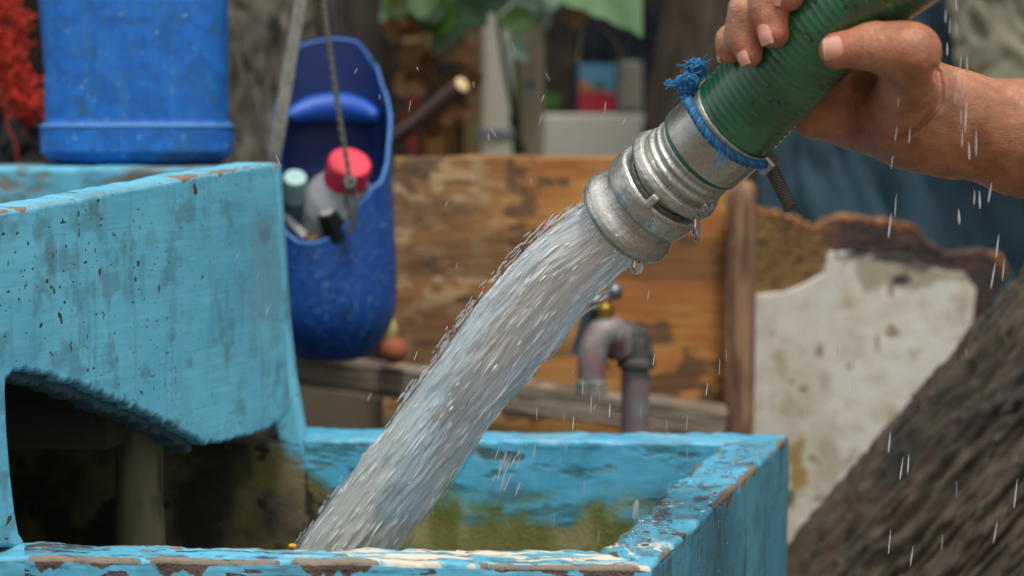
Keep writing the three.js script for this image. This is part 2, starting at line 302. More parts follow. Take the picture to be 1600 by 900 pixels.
// back wall, and the part of it under the tank
{
  const paint = (left) => (q) => {
    const x = (left ? -q.m : 0.38 - q.m) + 6, y = q.top ? q.dIn : q.outside ? 0.1 + q.h : 0.4 + q.h, o = coat(x, y, [78, 162, 194]);
    if (q.top) { o[4] -= 0.14; const c = sstep(0.5, 0.62, f2(x * 50, y * 200, 3)); bare(o, c * 0.5, x, y, [150, 176, 180]); }  // whitish patches on the rim top: sky sheen mixed into the colour
    if (q.top && left) bare(o, 1, x, y, [62, 56, 46]);
    if (q.inside) {
      const h = q.h, n = f2(x * 34, h * 60, 4), st = f2(x * 60, h * 14, 3);
      bare(o, sstep(0.58, 0.66, f2(x * 40 + 8, h * 110, 4)) * (1 - sstep(0.012, 0.022, h)) * 0.8, x, y, [74, 78, 70]);
      bare(o, sstep(0.55, 0.68, f2(x * 36 + 50, h * 130, 4)) * 0.6, x, y, [44, 96, 104]);
      const a = sstep(0.032, 0.06, h + 0.05 * (n - 0.5)); bare(o, a * 0.95, x, y, C3([140, 130, 84], [106, 100, 44], sstep(0.3, 0.72, st)));
      const g2 = sstep(0.50, 0.76, f2(x * 48 + 90, h * 34, 4)) * sstep(0.03, 0.05, h); bare(o, g2 * 0.8, x, y, [92, 94, 30]);
      // the corner under the tank was never painted: bare concrete with algae
      const corner = sstep(0.007, -0.007, q.x - mix(-0.152, -0.112, Math.pow(sstep(0, 0.055, h), 0.7)) + 0.03 * (n - 0.5));
      if (corner) { const sp = sstep(0.66, 0.72, f2(x * 70, h * 70 + 9, 3)); bare(o, corner, x, y, C3(C3([112, 100, 74], [104, 98, 52], sstep(0.4, 0.62, f2(x * 26, h * 26 + 4, 3))), [44, 38, 26], Math.max(sp, sstep(0.5, 0.75, f2(x * 18 + 40, h * 18, 4))))); }
    }
    return o;
  };
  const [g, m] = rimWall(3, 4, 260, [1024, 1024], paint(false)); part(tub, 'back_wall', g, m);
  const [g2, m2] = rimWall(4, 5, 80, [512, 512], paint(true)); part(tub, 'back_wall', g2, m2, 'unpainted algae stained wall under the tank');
}
{
  const dull = plain(104, 98, 84, 0.9);
  part(tub, 'basin_floor', new THREE.BoxGeometry(0.95, 0.05, 0.5).translate(-0.05, RIM - 0.28, -1.06), dull);
  part(tub, 'pedestal', new THREE.BoxGeometry(0.5, RIM - 0.3, 0.26).translate(-0.02, (RIM - 0.3) / 2, -1.06), dull);
}

// the divider between the basin and the tank, a wall running away from the eye, with the low opening under it
const DA = atHeight(38, 848, RIM), DB = atHeight(474, 687, RIM), DX = DB.clone().sub(DA).setY(0).normalize(), DY = V(0, 1, 0), DN = DX.clone().cross(DY);
function onDivider(x, y) { const r = ray(x, y), o = V(0, EYE, 0), t = DA.clone().sub(o).dot(DN) / r.dot(DN), p = o.addScaledVector(r, t).sub(DA); return [p.dot(DX), p.y]; }
const rough1 = (pts, step, amp, f, s) => { const o = []; for (let i = 0; i < pts.length - 1; i++) { const a = pts[i], b = pts[i + 1], n = Math.max(1, Math.round(Math.hypot(b[0] - a[0], b[1] - a[1]) / step)); for (let k = 0; k < n; k++) { const t = k / n, x = mix(a[0], b[0], t), y = mix(a[1], b[1], t), d = (f2(x * f + s, y * f, 3) - 0.5) * 2 * amp; o.push([x + d * 0.6, y + d]); } } o.push(pts[pts.length - 1]); return o; };
{
  const top = [[-170, 361], [0, 331], [60, 321], [200, 295], [330, 270], [430, 254]].map((p) => onDivider(...p));
  const rightEdge = [[434, 300], [440, 400], [446, 500], [452, 590], [456, 640]].map((p) => onDivider(...p));
  const cut = [[436, 660], [415, 672], [385, 682], [352, 692], [322, 692], [285, 674], [240, 650], [190, 628], [130, 604], [80, 588], [40, 580], [22, 582], [11, 592], [10, 615], [13, 680], [18, 740], [25, 800], [31, 832], [40, 846]].map((p) => onDivider(...p));
  const low = [[40, 856], [-170, 856]].map((p) => onDivider(...p));
  const outline = [...rough1(top, 0.004, 0.0012, 60, 1), ...rightEdge, ...rough1(cut.slice(0, 13), 0.0018, 0.0022, 260, 4), ...cut.slice(13), ...low];
  const W = 0.46, H = 0.28, x0 = -0.1, y0 = -0.06;
  const topY = (x) => { for (let i = 0; i < top.length - 1; i++) if (x <= top[i + 1][0] || i === top.length - 2) return mix(top[i][1], top[i + 1][1], (x - top[i][0]) / (top[i + 1][0] - top[i][0])); };
  const t = texture(1536, 1024, (u, v) => {
    const x = x0 + u * W, y = y0 + v * H, o = coat(x + 20, y, [94, 174, 202]), e = topY(x) - y;
    // grime in blotches and runs, thicker to the left; rusty scuffs at the far end
    const left = 1 - sstep(0.02, 0.2, x), bl = f2(x * 70 + 7, y * 44 + 3, 5), run = f2(x * 150, y * 12, 3), sc = f2(x * 30 + 60, y * 16, 4);
    bare(o, sstep(0.54, 0.8, bl) * (0.10 + 0.26 * left), x, y, [62, 78, 78]); o[3] = Math.max(o[3], 0.35);
    bare(o, sstep(0.64, 0.8, run) * 0.14, x, y, [58, 84, 92]);
    const far = sstep(0.2, 0.27, x + 0.03 * (sc - 0.5)) * (1 - sstep(0.3, 0.315, x)); bare(o, far * sstep(0.46, 0.7, sc) * 0.25, x, y, [104, 100, 100]);
    const sp = f2(x * 330 + 9, y * 330, 2); bare(o, sstep(0.82, 0.86, sp) * (0.3 + 0.6 * left), x, y, [52, 48, 42]);
    const ch = f2(x * 80 + 33, y * 80, 3); bare(o, ch > 0.85 ? 1 : 0, x, y, [70, 54, 40]);
    // chips along the top arris
    const c = f2(x * 60 + 5, 3.1, 3), j = f2(x * 300, y * 300, 2); bare(o, e < 0.0010 + 0.005 * sstep(0.56, 0.76, c) * j ? (c > 0.5 ? 1 : 0.3) : 0, x, y, [124, 104, 88]);
    const fine0 = f2(x * 14, y * 420 + 8, 3); o[3] += 0.05 * (fine0 - 0.5);
    return o;
  }, THREE.ClampToEdgeWrapping);
  const m = std({ ...t, bumpScale: 0.0014, roughness: 1, side: THREE.DoubleSide });
  part(tub, 'divider_wall', slab(outline, [], DA.clone(), DX, DY, 0.026, 0.0022, [W, H, x0, y0]), m, 'raised tank wall with a ragged opening at its foot');
  // the raw concrete lip behind the ragged cut
  const lip = [...rough1(cut.slice(4, 12).map(([x, y]) => [x - 0.001, y - 0.0045]), 0.002, 0.0035, 240, 9)], up = lip.slice().reverse().map(([x, y]) => [x, y + 0.03]);
  part(tub, 'cut_edge', slab([...lip, ...up], [], DA.clone().addScaledVector(DN, -0.008), DX, DY, 0.014, 0.002, [W, H, x0, y0]), plain(52, 84, 94, 0.95), 'raw dark lip behind the ragged cut');
  // splayed end of the divider where it meets the back wall
  const d = 1.209, q = [[424, 255], [434, 258], [438, 320], [443, 400], [449, 500], [459, 590], [474, 674], [476, 700], [455, 704], [432, 690], [424, 655]].map(([x, y]) => { const p = at(x, y, d); return [p.x, p.y]; });
  part(tub, 'corner_pier', slab(q.reverse(), [], V(0, 0, -d), V(1, 0, 0), V(0, 1, 0), 0.022, 0.004, [W, H, -0.45, 0.74]), m);
  // far wall of the tank, and its left end beyond the frame
  const fx = std({ ...texture(512, 512, (u, v) => { const x = u * 0.7, y = v * 0.36, o = coat(x + 40, y), n = f2(x * 24, y * 40, 4); bare(o, sstep(0.40, 0.66, n) * 0.85, x, y, [92, 84, 74]); bare(o, sstep(0.66, 0.78, f2(x * 40 + 9, y * 70, 3)) * 0.7, x, y, [128, 98, 82]); return o; }), bumpScale: 0.0015, roughness: 1 });
  const a = at(430, 262, 1.30), b = V(-0.62, a.y - 0.002, a.z - 0.06);
  const bx = (p, r, h0, h1, th) => { const dx = r.clone().sub(p).setY(0), L = dx.length(); dx.normalize(); return slab(rough1([[0, h1], [L, h1]], 0.01, 0.0012, 50, 2).concat([[L, h0], [0, h0]]).reverse(), [], V(p.x, 0, p.z), dx, V(0, 1, 0), th, 0.004, [0.7, 0.36, 0, 0.66]); };
  part(tub, 'tank_back_wall', bx(V(b.x, 0, b.z), V(-0.19, 0, a.z), RIM - 0.02, a.y, 0.12), fx, 'weathered far wall of the tank');
  part(tub, 'tank_side_wall', bx(V(-0.6, 0, -0.8), V(-0.601, 0, -1.36), RIM - 0.02, a.y, 0.03), fx);
  part(tub, 'tank_front_wall', bx(V(-0.62, 0, -0.775), V(-0.275, 0, -0.775), RIM - 0.4, 0.955, 0.03), fx);
  const dull = std({ ...texture(256, 256, (u, v) => { const n = f2(u * 9, v * 9, 5), m2 = f2(u * 30, v * 30, 3); return [70 * (0.7 + 0.6 * n), 60 * (0.7 + 0.6 * n), 50 * (0.7 + 0.6 * n), m2, 0.95]; }), bumpScale: 0.002, roughness: 1 });
  const f = at(130, 704, 1.06);
  part(tub, 'tank_slab', (() => { const sh = new THREE.Shape([[-0.64, 1.06], [-0.226, 1.06], [-0.168, 1.232], [-0.168, 1.36], [-0.64, 1.36]].map((p) => new THREE.Vector2(...p))), g = new THREE.ExtrudeGeometry(sh, { depth: 0.07, bevelEnabled: true, bevelSize: 0.003, bevelThickness: 0.003, bevelOffset: -0.003, bevelSegments: 2 }); g.rotateX(-Math.PI / 2); g.translate(0, f.y + 0.003, 0); return g; })(), dull);
  { const sh = new THREE.Shape([[-0.64, 0.77], [-0.325, 0.77], [-0.262, 0.94], [-0.226, 1.058], [-0.64, 1.058]].map((p) => new THREE.Vector2(...p))), g = new THREE.ExtrudeGeometry(sh, { depth: 0.02, bevelEnabled: false }); g.rotateX(-Math.PI / 2); g.translate(0, 0.889, 0); part(tub, 'tank_slab', g, dull); }  // unseen slab, added to keep sky light out from under the tank
  const c0 = at(217, 850, 1.10), c1 = at(217, 700, 1.10);
  part(tub, 'pillar', tube(line(V(c0.x, RIM - 0.27, c0.z), V(c1.x, f.y + 0.01, c1.z)), 40, 32, (tt) => 0.0155 + 0.002 * Math.sin(tt * 5), { d: (tt, an) => 0.0015 * (f3(Math.cos(an) * 4, tt * 12, Math.sin(an) * 4) - 0.5), color: (u, v) => C3(lin(112, 106, 80), lin(58, 54, 34), sstep(0.4, 0.65, f3(v * 6, u * 9, 2))) }), tinted(0.9), 'rough concrete pillar under the tank');
  part(tub, 'tank_outer_wall', new THREE.BoxGeometry(0.03, 0.4, 0.62).translate(-0.66, RIM - 0.1, -1.06), dull);
}
// water standing low in the basin
{
  const w = single('basin_water', grid(60, 60, (u, v) => V(mix(-0.30, 0.13, u) + 0.09 * (v - 0.5), RIM - 0.14 + 0.004 * (f2(u * 20, v * 20, 3) - 0.5), mix(-0.905, -1.215, v)), { flip: false }), phys({ color: rgb(150, 165, 150), roughness: 0.06, transmission: 0.7, ior: 1.33, side: THREE.DoubleSide }), 'greenish water lying low inside the blue basin', 'water');
  w.userData.kind = 'structure';
}

// ---------- things behind the tub ----------
// bark: a trunk along a curve, relief from ridged noise stretched along the grain
function trunkGeo(c, n, na, r, amp, fAlong, fRound, base, alt, third) {
  const nz = (t, a) => { const x = Math.cos(a) * fRound, y = Math.sin(a) * fRound, w = f3(x * 0.6 + 3, y * 0.6, t * fAlong * 0.7, 3); return 1 - Math.abs(2 * f3(x + 1.1 * w, y + 1.1 * w, t * fAlong + 0.6 * w, 4) - 1) * 2.2; };
  return tube(arc(c), n, na, r, { d: (t, a) => amp * (nz(t, a) - 0.5) + amp * 0.45 * (f3(Math.cos(a) * fRound * 4, Math.sin(a) * fRound * 4, t * fAlong * 3, 3) - 0.5) + amp * 0.8 * (f3(Math.cos(a) * 2, Math.sin(a) * 2, t * fAlong * 0.25, 2) - 0.5), color: (u, v) => { const a = v * 6.2832, x = Math.cos(a) * 9, y = Math.sin(a) * 9, p = f3(x * fRound * 0.35, y * fRound * 0.35, u * fAlong * 3.5 + 50, 4), q = f3(x * 0.5 + 20, y * 0.5, u * fAlong, 3), k = 0.15 + 1.7 * p; let col = C3(base, alt, sstep(0.48, 0.66, q)); col = C3(col, third, sstep(0.6, 0.7, f3(x * 1.4 + 70, y * 1.4, u * fAlong * 1.6, 3))); return [col[0] * k, col[1] * k, col[2] * k]; } });
}
{
  const a = at(412, 250, 1.78), t = thing('grey_tree_trunk', 'grey rough barked trunk standing between the two blue jugs', 'tree trunk', V(a.x, 0, a.z));
  part(t, 'trunk', trunkGeo(curve(V(a.x - 0.02, -0.05, a.z), V(a.x - 0.01, 0.5, a.z), V(a.x, 1.0, a.z), V(a.x + 0.01, 1.5, a.z), V(a.x + 0.06, 2.2, a.z)), 420, 150, (u) => 0.047 - 0.008 * u + 0.05 * Math.exp(-u * 14), 0.010, 40, 3, lin(96, 90, 78), lin(80, 76, 68), lin(112, 104, 86)), tinted(0.95));
  const b = at(515, 100, 2.05), k = thing('dark_tree_trunk', 'thin dark trunk behind the hanging half jug', 'tree trunk', V(b.x, 0, b.z));
  part(k, 'trunk', trunkGeo(curve(V(b.x - 0.03, -0.05, b.z), V(b.x, 1.0, b.z), V(b.x + 0.02, 2.2, b.z)), 120, 60, 0.05, 0.008, 40, 2, lin(66, 58, 48), lin(50, 46, 40), lin(80, 70, 56)), tinted(0.95));
  // brown trunk behind the coupling, wide and smooth
  const c = at(1120, 120, 2.25), w = thing('brown_tree_trunk', 'broad smooth brown trunk rising behind the metal coupling', 'tree trunk', V(c.x, 0, c.z));
  part(w, 'trunk', trunkGeo(curve(at(1080, 900, 2.25).setY(-0.05), at(1092, 250, 2.25), at(1132, 0, 2.25), at(1180, -300, 2.25), at(1230, -900, 2.3), at(1240, -1600, 2.3)), 200, 90, (u) => 0.072 - 0.01 * u, 0.005, 30, 3, lin(88, 76, 62), lin(72, 64, 54), lin(100, 86, 70)), tinted(0.9));
  // leaning trunk at the lower right, close to the tub
  const l0 = at(1404, 990, 1.42), l1 = at(1766, 568, 1.42), dir = l1.clone().sub(l0), foot = l0.clone().addScaledVector(dir, -(l0.y + 0.03) / dir.y);
  const t2 = thing('leaning_tree_trunk', 'thick dark trunk with furrowed bark leaning to the right beside the tub', 'tree trunk', V(foot.x, 0, foot.z));
  const cc = curve(foot, l0.clone().addScaledVector(dir, -0.9), l0, l0.clone().addScaledVector(dir, 0.5), l1, l1.clone().addScaledVector(dir, 1.2), l1.clone().addScaledVector(dir, 3));
  part(t2, 'trunk', trunkGeo(cc, 1700, 480, 0.097, 0.015, cc.getLength() * 11.5, 7.2, lin(70, 61, 49), lin(42, 38, 31), lin(78, 62, 50)), tinted(0.9));
}

// the tree whose crown shades the back of the yard, out of the picture above
const leafMat = {};
function leafGeo(L, W, bend, n = 8, m = 4) {       // a leaf along +y, folded at its midrib, drooping towards +z
  return grid(n, m, (u, v) => { const w = W * Math.pow(Math.sin(Math.PI * Math.pow(clamp(u, 0.001, 0.999), 0.8)), 0.8), s = (v - 0.5) * 2; return V(s * w * 0.5, L * u * Math.cos(bend * u), L * u * Math.sin(bend * u) * 0.9 - Math.abs(s) * w * -0.12 + 0.02 * L * Math.sin(u * 9 + s * 3) * Math.abs(s)); });
}
{
  const t = thing('yard_tree', 'shade tree behind the yard with a spreading leafy crown above', 'tree', V(0.5, 0, -3.3));
  part(t, 'trunk', trunkGeo(curve(V(0.62, -0.05, -3.35), V(0.6, 1.0, -3.3), V(0.5, 2.3, -3.0)), 60, 40, 0.09, 0.008, 24, 2, lin(80, 70, 58), lin(60, 54, 46), lin(90, 80, 66)), tinted(0.9));
  const g = leafGeo(0.16, 0.09, 0.5, 4, 2), n = 1900, r = seed0(31), m = new THREE.InstancedMesh(g, plain(58, 84, 36, 0.6), n), q = new THREE.Matrix4(), e = new THREE.Euler();
  for (let i = 0; i < n; i++) { const x = (r() - 0.5) * 4.6, z = -1.45 - r() * 2.6, y = 1.8 + 0.9 * r() + 0.25 * Math.sin(x * 2); e.set(r() * 6, r() * 6, r() * 6); q.makeRotationFromEuler(e).setPosition(x - 0.5, y - 0, z + 3.3); m.setMatrixAt(i, q); }
  m.name = 'crown'; m.castShadow = true; m.userData.kind = 'stuff'; t.add(m);
}

// plywood board, its worn face in flaking layers
const ply = texture(1024, 768, (u, v) => {
  const x = u * 0.34, y = v * 0.27, g = f2(x * 16, y * 260, 4), w = f2(x * 9 + 3, y * 14, 4), fl = f2(x * 60, y * 90 + 7, 4), leftish = sstep(0.17, 0.04, x + 0.06 * (w - 0.5));
  let c = C3([172, 116, 58], [204, 146, 72], sstep(0.3, 0.7, g)); c = C3(c, [164, 98, 44], sstep(0.48, 0.66, w) * 0.7); c = C3(c, [196, 150, 84], sstep(0.56, 0.7, f2(x * 12 + 40, y * 22 + 8, 3)) * 0.45);
  c = C3(c, [140, 108, 76], leftish * 0.6);
  const peel = sstep(0.48, 0.62, fl) * leftish; c = C3(c, [196, 168, 128], peel * 0.8);
  const st = sstep(0.62, 0.7, f2(x * 26 + 70, y * 40, 4)); c = C3(c, [76, 56, 42], st * 0.65);
  const bands = sstep(0.62, 0.76, f2(x * 3, y * 36 + 3, 2)); c = C3(c, [92, 66, 42], bands * 0.5);
  const k = 0.92 + 0.22 * (f2(x * 40, y * 700, 2) - 0.5);
  return [c[0] * k, c[1] * k, c[2] * k, 0.4 + 0.3 * g + 0.3 * peel - 0.2 * st, 0.8];
}, THREE.ClampToEdgeWrapping);
{
  const d = 1.62, p2 = (x, y) => { const p = at(x, y, d); return [p.x, p.y]; };
  const o = [[596, 700], [604, 480], [616, 246], [760, 243], [960, 246], [1150, 252], [1152, 700]].map((q) => p2(...q)).reverse();
  const t = thing('plywood_board', 'weathered orange brown plywood board standing on edge behind the tub', 'board', V(0.02, 0, -d));
  part(t, 'panel', slab(rough1(o, 0.01, 0.0008, 70, 5), [], V(0, 0, -d), V(1, 0, 0), V(0, 1, 0), 0.018, 0.002, [0.34, 0.27, p2(596, 700)[0], p2(596, 700)[1]]), std({ ...ply, bumpScale: 0.002, roughness: 1, side: THREE.DoubleSide }));
  for (const x of [680, 1060]) { const a = at(x, 640, d + 0.05); part(t, 'prop', new THREE.BoxGeometry(0.03, a.y, 0.03).translate(a.x, a.y / 2, a.z), plain(86, 70, 52, 0.9)); }
  // rough post at its right end
  const top = at(1159, 282, 1.60), post = tube(line(V(top.x, 0, top.z), top), 260, 40, (u) => 0.0128 * (u > 0.985 ? Math.sqrt(Math.max(0, 1 - ((u - 0.985) / 0.015) ** 2)) * 0.5 + 0.5 : 1), { d: (u, a) => 0.0022 * (f3(Math.cos(a) * 3, Math.sin(a) * 3, u * 24, 4) - 0.5) - 0.001 * Math.abs(Math.sin(2 * a)), color: (u, v) => { const p = f3(Math.cos(v * 6.28) * 5, Math.sin(v * 6.28) * 5, u * 30, 4); return C3(lin(92, 68, 52), lin(150, 116, 86), sstep(0.35, 0.65, p)); } });
  single('wooden_post', post, tinted(0.9), 'split brown wooden post at the right end of the plywood', 'post');
  // grey beam slanting down below the board
  const b0 = at(430, 575, 1.56), b1 = at(1135, 668, 1.56), bd = b1.clone().sub(b0), L = bd.length(); bd.normalize();
  const up = V(0, 0, 1).cross(bd).normalize(), beamTex = texture(512, 128, (u, v) => { const g = f2(u * 8, v * 40, 4), n = f2(u * 14 + 3, v * 5, 4); const c = C3([140, 126, 108], [96, 84, 70], sstep(0.4, 0.65, g)); const k = 0.75 + 0.5 * n; return [c[0] * k, c[1] * k, c[2] * k, g, 0.9]; });
  single('wooden_beam', slab(rough1([[0, -0.012], [L, -0.012], [L, 0.014], [0, 0.012]], 0.01, 0.0012, 60, 3), [], b0, bd, up, 0.04, 0.003, [0.4, 0.04, 0, -0.015]), std({ ...beamTex, bumpScale: 0.002, roughness: 1 }), 'grey wooden beam slanting down under the plywood board', 'beam');
  const c0 = at(440, 640, 1.66), c1 = at(1190, 760, 1.66), cd = c1.clone().sub(c0), L2 = cd.length(); cd.normalize();
  single('lower_plank', slab([[0, -0.03], [L2, -0.03], [L2, 0.022], [0, 0.026]], [], c0, cd, V(0, 0, 1).cross(cd).normalize(), 0.03, 0.003, [0.4, 0.06, 0, -0.03]), plain(104, 92, 76, 0.9), 'plain grey plank set low below the slanting grey beam', 'plank');
  const fb = at(604, 540, 1.55), r0 = seed0(5); // fallen fruit at the foot of the board
  single('dried_fruit', recolor(new THREE.SphereGeometry(0.011, 24, 18).translate(fb.x + 0.006, fb.y - 0.004, fb.z), (x, y, z) => C3(lin(126, 62, 40), lin(160, 96, 60), f3(x * 150, y * 150, z * 150, 3))), tinted(0.8), 'small brown dried fruit lying at the foot of the plywood', 'fruit');
  single('pale_fruit', recolor(new THREE.SphereGeometry(0.010, 24, 18).scale(0.9, 1.25, 0.9).translate(fb.x - 0.001, fb.y + 0.011, fb.z - 0.018), (x, y, z) => C3(lin(186, 178, 96), lin(150, 140, 92), f3(x * 120, y * 120, z * 120, 3))), tinted(0.7), 'pale yellow fruit lodged behind the brown dried one', 'fruit');
}

// white stone slab with its face broken away along a brown top
{
  const d = 1.70, p2 = (dd) => (q) => { const p = at(q[0], q[1], dd); return [p.x, p.y]; };
  const back = [[1168, 326], [1184, 322], [1219, 331], [1255, 343], [1276, 355], [1292, 344], [1312, 337], [1348, 336], [1375, 343], [1405, 345], [1435, 353], [1446, 372], [1480, 394], [1510, 394], [1540, 390], [1564, 397], [1580, 424], [1570, 446], [1552, 468], [1520, 560], [1440, 900], [1168, 900]];
  const face = [[1168, 462], [1181, 460], [1225, 457], [1255, 445], [1288, 427], [1293, 400], [1297, 393], [1330, 394], [1352, 400], [1390, 396], [1420, 400], [1450, 418], [1480, 424], [1507, 428], [1526, 452], [1520, 500], [1500, 560], [1440, 900], [1168, 900]];
  const t = thing('white_stone_slab', 'white faced slab with a broken brown top edge and dark stains', 'slab', V(0.3, 0, -d));
  const foot = (o, dd) => o.map((q) => { const p = p2(dd)(q); return [p[0], q[1] === 900 ? 0 : p[1]]; }).reverse();
  const edge = back.slice(0, 17).map(p2(d)), topDist = (x, y) => { let m = 1; for (let i = 0; i < edge.length - 1; i++) { const [ax, ay] = edge[i], [bx, by] = edge[i + 1], t = clamp(((x - ax) * (bx - ax) + (y - ay) * (by - ay)) / ((bx - ax) ** 2 + (by - ay) ** 2)); m = Math.min(m, Math.hypot(x - ax - (bx - ax) * t, y - ay - (by - ay) * t)); } return m; };
  const torn = texture(1024, 512, (u, v) => {
    const x = 0.20 + u * 0.26, y = 0.82 + v * 0.13, e = topDist(x, y), n = f2(x * 90, y * 140, 5), m = f2(x * 30 + 5, y * 50, 4), w = f2(x * 60 + 40, y * 260 + 30 * m, 3), g = f2(x * 240, y * 300, 3);
    let c = C3([138, 106, 58], [104, 80, 44], sstep(0.35, 0.62, w)); c = C3(c, [92, 90, 48], sstep(0.5, 0.7, f2(x * 36 + 9, y * 60, 3)) * 0.6); c = C3(c, [74, 52, 34], sstep(0.56, 0.7, n) * 0.8);
    const right = sstep(0.280, 0.296, x + 0.03 * (m - 0.5)); let b = C3([58, 48, 44], [86, 60, 50], sstep(0.45, 0.66, n)); b = C3(b, [38, 32, 30], sstep(0.55, 0.7, w)); c = C3(c, b, right);
    const rim = 1 - sstep(0.0025, 0.0085, e + 0.02 * (n - 0.5)); c = C3(c, C3([164, 108, 58], [104, 62, 36], sstep(0.36, 0.6, g)), rim * 0.85 * (1 - 0.75 * sstep(0.35, 0.37, x) * (1 - sstep(0.42, 0.43, x))));
    return [c[0], c[1], c[2], 0.4 + 0.4 * w + 0.3 * (g - 0.5) + 0.2 * rim, 0.85];
  }, THREE.ClampToEdgeWrapping);
  const core = slab(rough1(foot(back, d + 0.008), 0.003, 0.0022, 150, 8), [], V(0, 0, -d - 0.008), V(1, 0, 0), V(0, 1, 0), 0.03, 0.003, [0.26, 0.13, 0.20, 0.82]);
  // soot and rust stains lie in a ragged belt along the broken edge
  const X0 = 0.205, Y0 = 0.6;
  const stains = (u, v) => { const x = X0 + u * 0.26, y = Y0 + v * 0.32; return [x, y]; };
  const tx = texture(1024, 1024, (u, v) => {
    const [x, y] = stains(u, v), n = f2(x * 30, y * 30, 5), w = f2(x * 90 + 4, y * 90, 3), st = f2(x * 50 + 20, y * 44 + 3, 3), rag = f2(x * 60 + 8, y * 60, 5) - 0.5;
    let c = C3([214, 210, 198], [198, 190, 172], sstep(0.4, 0.66, n)); c = C3(c, [210, 208, 200], sstep(0.5, 0.7, f2(x * 22 + 60, y * 22, 3)) * 0.7);
    c = C3(c, [158, 138, 110], sstep(0.56, 0.76, st) * 0.45); c = C3(c, [120, 84, 56], sstep(0.80, 0.84, f2(x * 80 + 9, y * 80 + 40, 2)) * 0.6);
    const blot = (cx, cy, rx, ry, a, b) => sstep(a, b, 1 - Math.hypot((x - cx) / rx, (y - cy) / ry) + rag * 1.3);
    c = C3(c, [150, 138, 116], 0.8 * blot(0.375, 0.872, 0.09, 0.020, 0, 0.35)); c = C3(c, [88, 80, 70], 0.85 * blot(0.362, 0.876, 0.032, 0.013, 0.1, 0.5)); c = C3(c, [52, 46, 42], 0.95 * blot(0.375, 0.887, 0.085, 0.012, 0.0, 0.3)); c = C3(c, [58, 54, 48], 0.9 * blot(0.345, 0.862, 0.016, 0.008, 0.1, 0.6));
    c = C3(c, [150, 122, 60], 0.8 * blot(0.255, 0.69, 0.012, 0.035, 0.1, 0.5)); c = C3(c, [70, 84, 50], 0.8 * blot(0.249, 0.665, 0.008, 0.02, 0.2, 0.6));
    return [c[0], c[1], c[2], 0.5 + 0.4 * (w - 0.5), 0.75];
  }, THREE.ClampToEdgeWrapping);
  part(t, 'broken_core', core, std({ ...torn, bumpScale: 0.004, roughness: 1, side: THREE.DoubleSide }), 'brown layered core showing along the broken top');
  part(t, 'white_face', slab(rough1(foot(face, d), 0.004, 0.0012, 140, 3), [], V(0, 0, -d), V(1, 0, 0), V(0, 1, 0), 0.0075, 0.0015, [0.26, 0.32, X0, Y0]), std({ ...tx, bumpScale: 0.0015, roughness: 1, side: THREE.DoubleSide }));
}

// cloth behind the slab, and the pale sack above it
function cloth(name, label, cat, outline, d, mat, depth = 0.03, f = 9) {   // a hanging cloth filling four corners given as pixels, with folds
  const [a, b, c, e] = outline.map((q) => at(q[0], q[1], d));
  const g = grid(110, 90, (u, v) => { const p = a.clone().lerp(b, u).lerp(e.clone().lerp(c, u), v); const n = f2(u * f + 2 * f2(u * 3, v * 3, 2), v * f * 0.55, 3) - 0.5, m = Math.abs(f2(u * f * 0.7 + 9, v * f * 0.5 + 4, 3) - 0.5); p.z += depth * (n * 1.6 + m * 2); p.x += 0.01 * (f2(v * 7, 3, 3) - 0.5); return p; }, { uv: (u, v) => [u * 4, v * 4] });
  return single(name, g, mat, label, cat);
}
const weave = texture(256, 256, (u, v) => { const w = 0.5 + 0.25 * Math.sin(u * 400) + 0.25 * Math.sin(v * 400), n = f2(u * 20, v * 20, 4); const k = 0.85 + 0.3 * n; return [58 * k, 86 * k, 100 * k, w, 0.95]; });
cloth('blue_cloth', 'faded blue grey cloth hanging in folds behind the white slab', 'cloth', [[1185, -40], [1500, -60], [1700, 700], [1190, 700]], 2.05, std({ ...weave, bumpScale: 0.0004, roughness: 1, side: THREE.DoubleSide }), 0.03, 4.5);
cloth('beige_sack', 'pale beige crumpled sack at the upper right above the forearm', 'sack', [[1470, -120], [1760, -120], [1760, 270], [1500, 190]], 1.98, plain(138, 134, 112, 0.95), 0.022, 5);
cloth('black_cloth', 'black cloth hanging behind the blue jug at the left edge', 'cloth', [[-60, 130], [90, 150], [85, 420], [-80, 420]], 1.75, plain(16, 18, 20, 0.9), 0.02, 6);
cloth('navy_cloth', 'dark navy cloth hanging behind the small printed packet', 'cloth', [[895, 20], [1060, 10], [1060, 330], [890, 330]], 2.75, plain(30, 38, 50, 0.9), 0.02, 6);

// red net hung in a tangle, with a loose thread
{
  const t = thing('red_net', 'tangled bright red netting hung beside the blue jug', 'net', at(15, 60, 1.62)), r = seed0(12), gs = [];
  const dens = (x, y) => y < 95 ? 30 + (1 - y / 95) * -4 : 50;
  for (let i = 0; i < 420; i++) { const y = -40 + 215 * r(), w = y < 50 ? 20 + 0.3 * Math.max(0, y) + 5 * Math.sin(y * 0.2) : y < 150 ? 36 + (y - 50) * 0.2 : 58, lo = y > 145 ? (y - 145) * 0.8 + 10 : -60, x = lo + (w - lo) * Math.pow(r(), 0.8), p = []; let q = at(x, y, 1.60 + 0.05 * r()); for (let k = 0; k < 5; k++) { p.push(q.clone()); q = q.clone().add(V((r() - 0.5) * 0.014, (r() - 0.55) * 0.014, (r() - 0.5) * 0.014)); } gs.push(tube(curve(...p), 7, 4, 0.00055 + 0.0006 * r(), { caps: false })); }
  const m = part(t, 'netting', mergeGeometries(gs), plain(188, 48, 28, 0.8)); m.userData.kind = 'stuff';
  part(t, 'thread', tube(curve(at(12, 140, 1.6), at(10, 190, 1.6), at(24, 225, 1.6), at(28, 268, 1.6), at(26, 300, 1.6)), 30, 6, 0.0008), plain(150, 34, 24, 0.7));
}

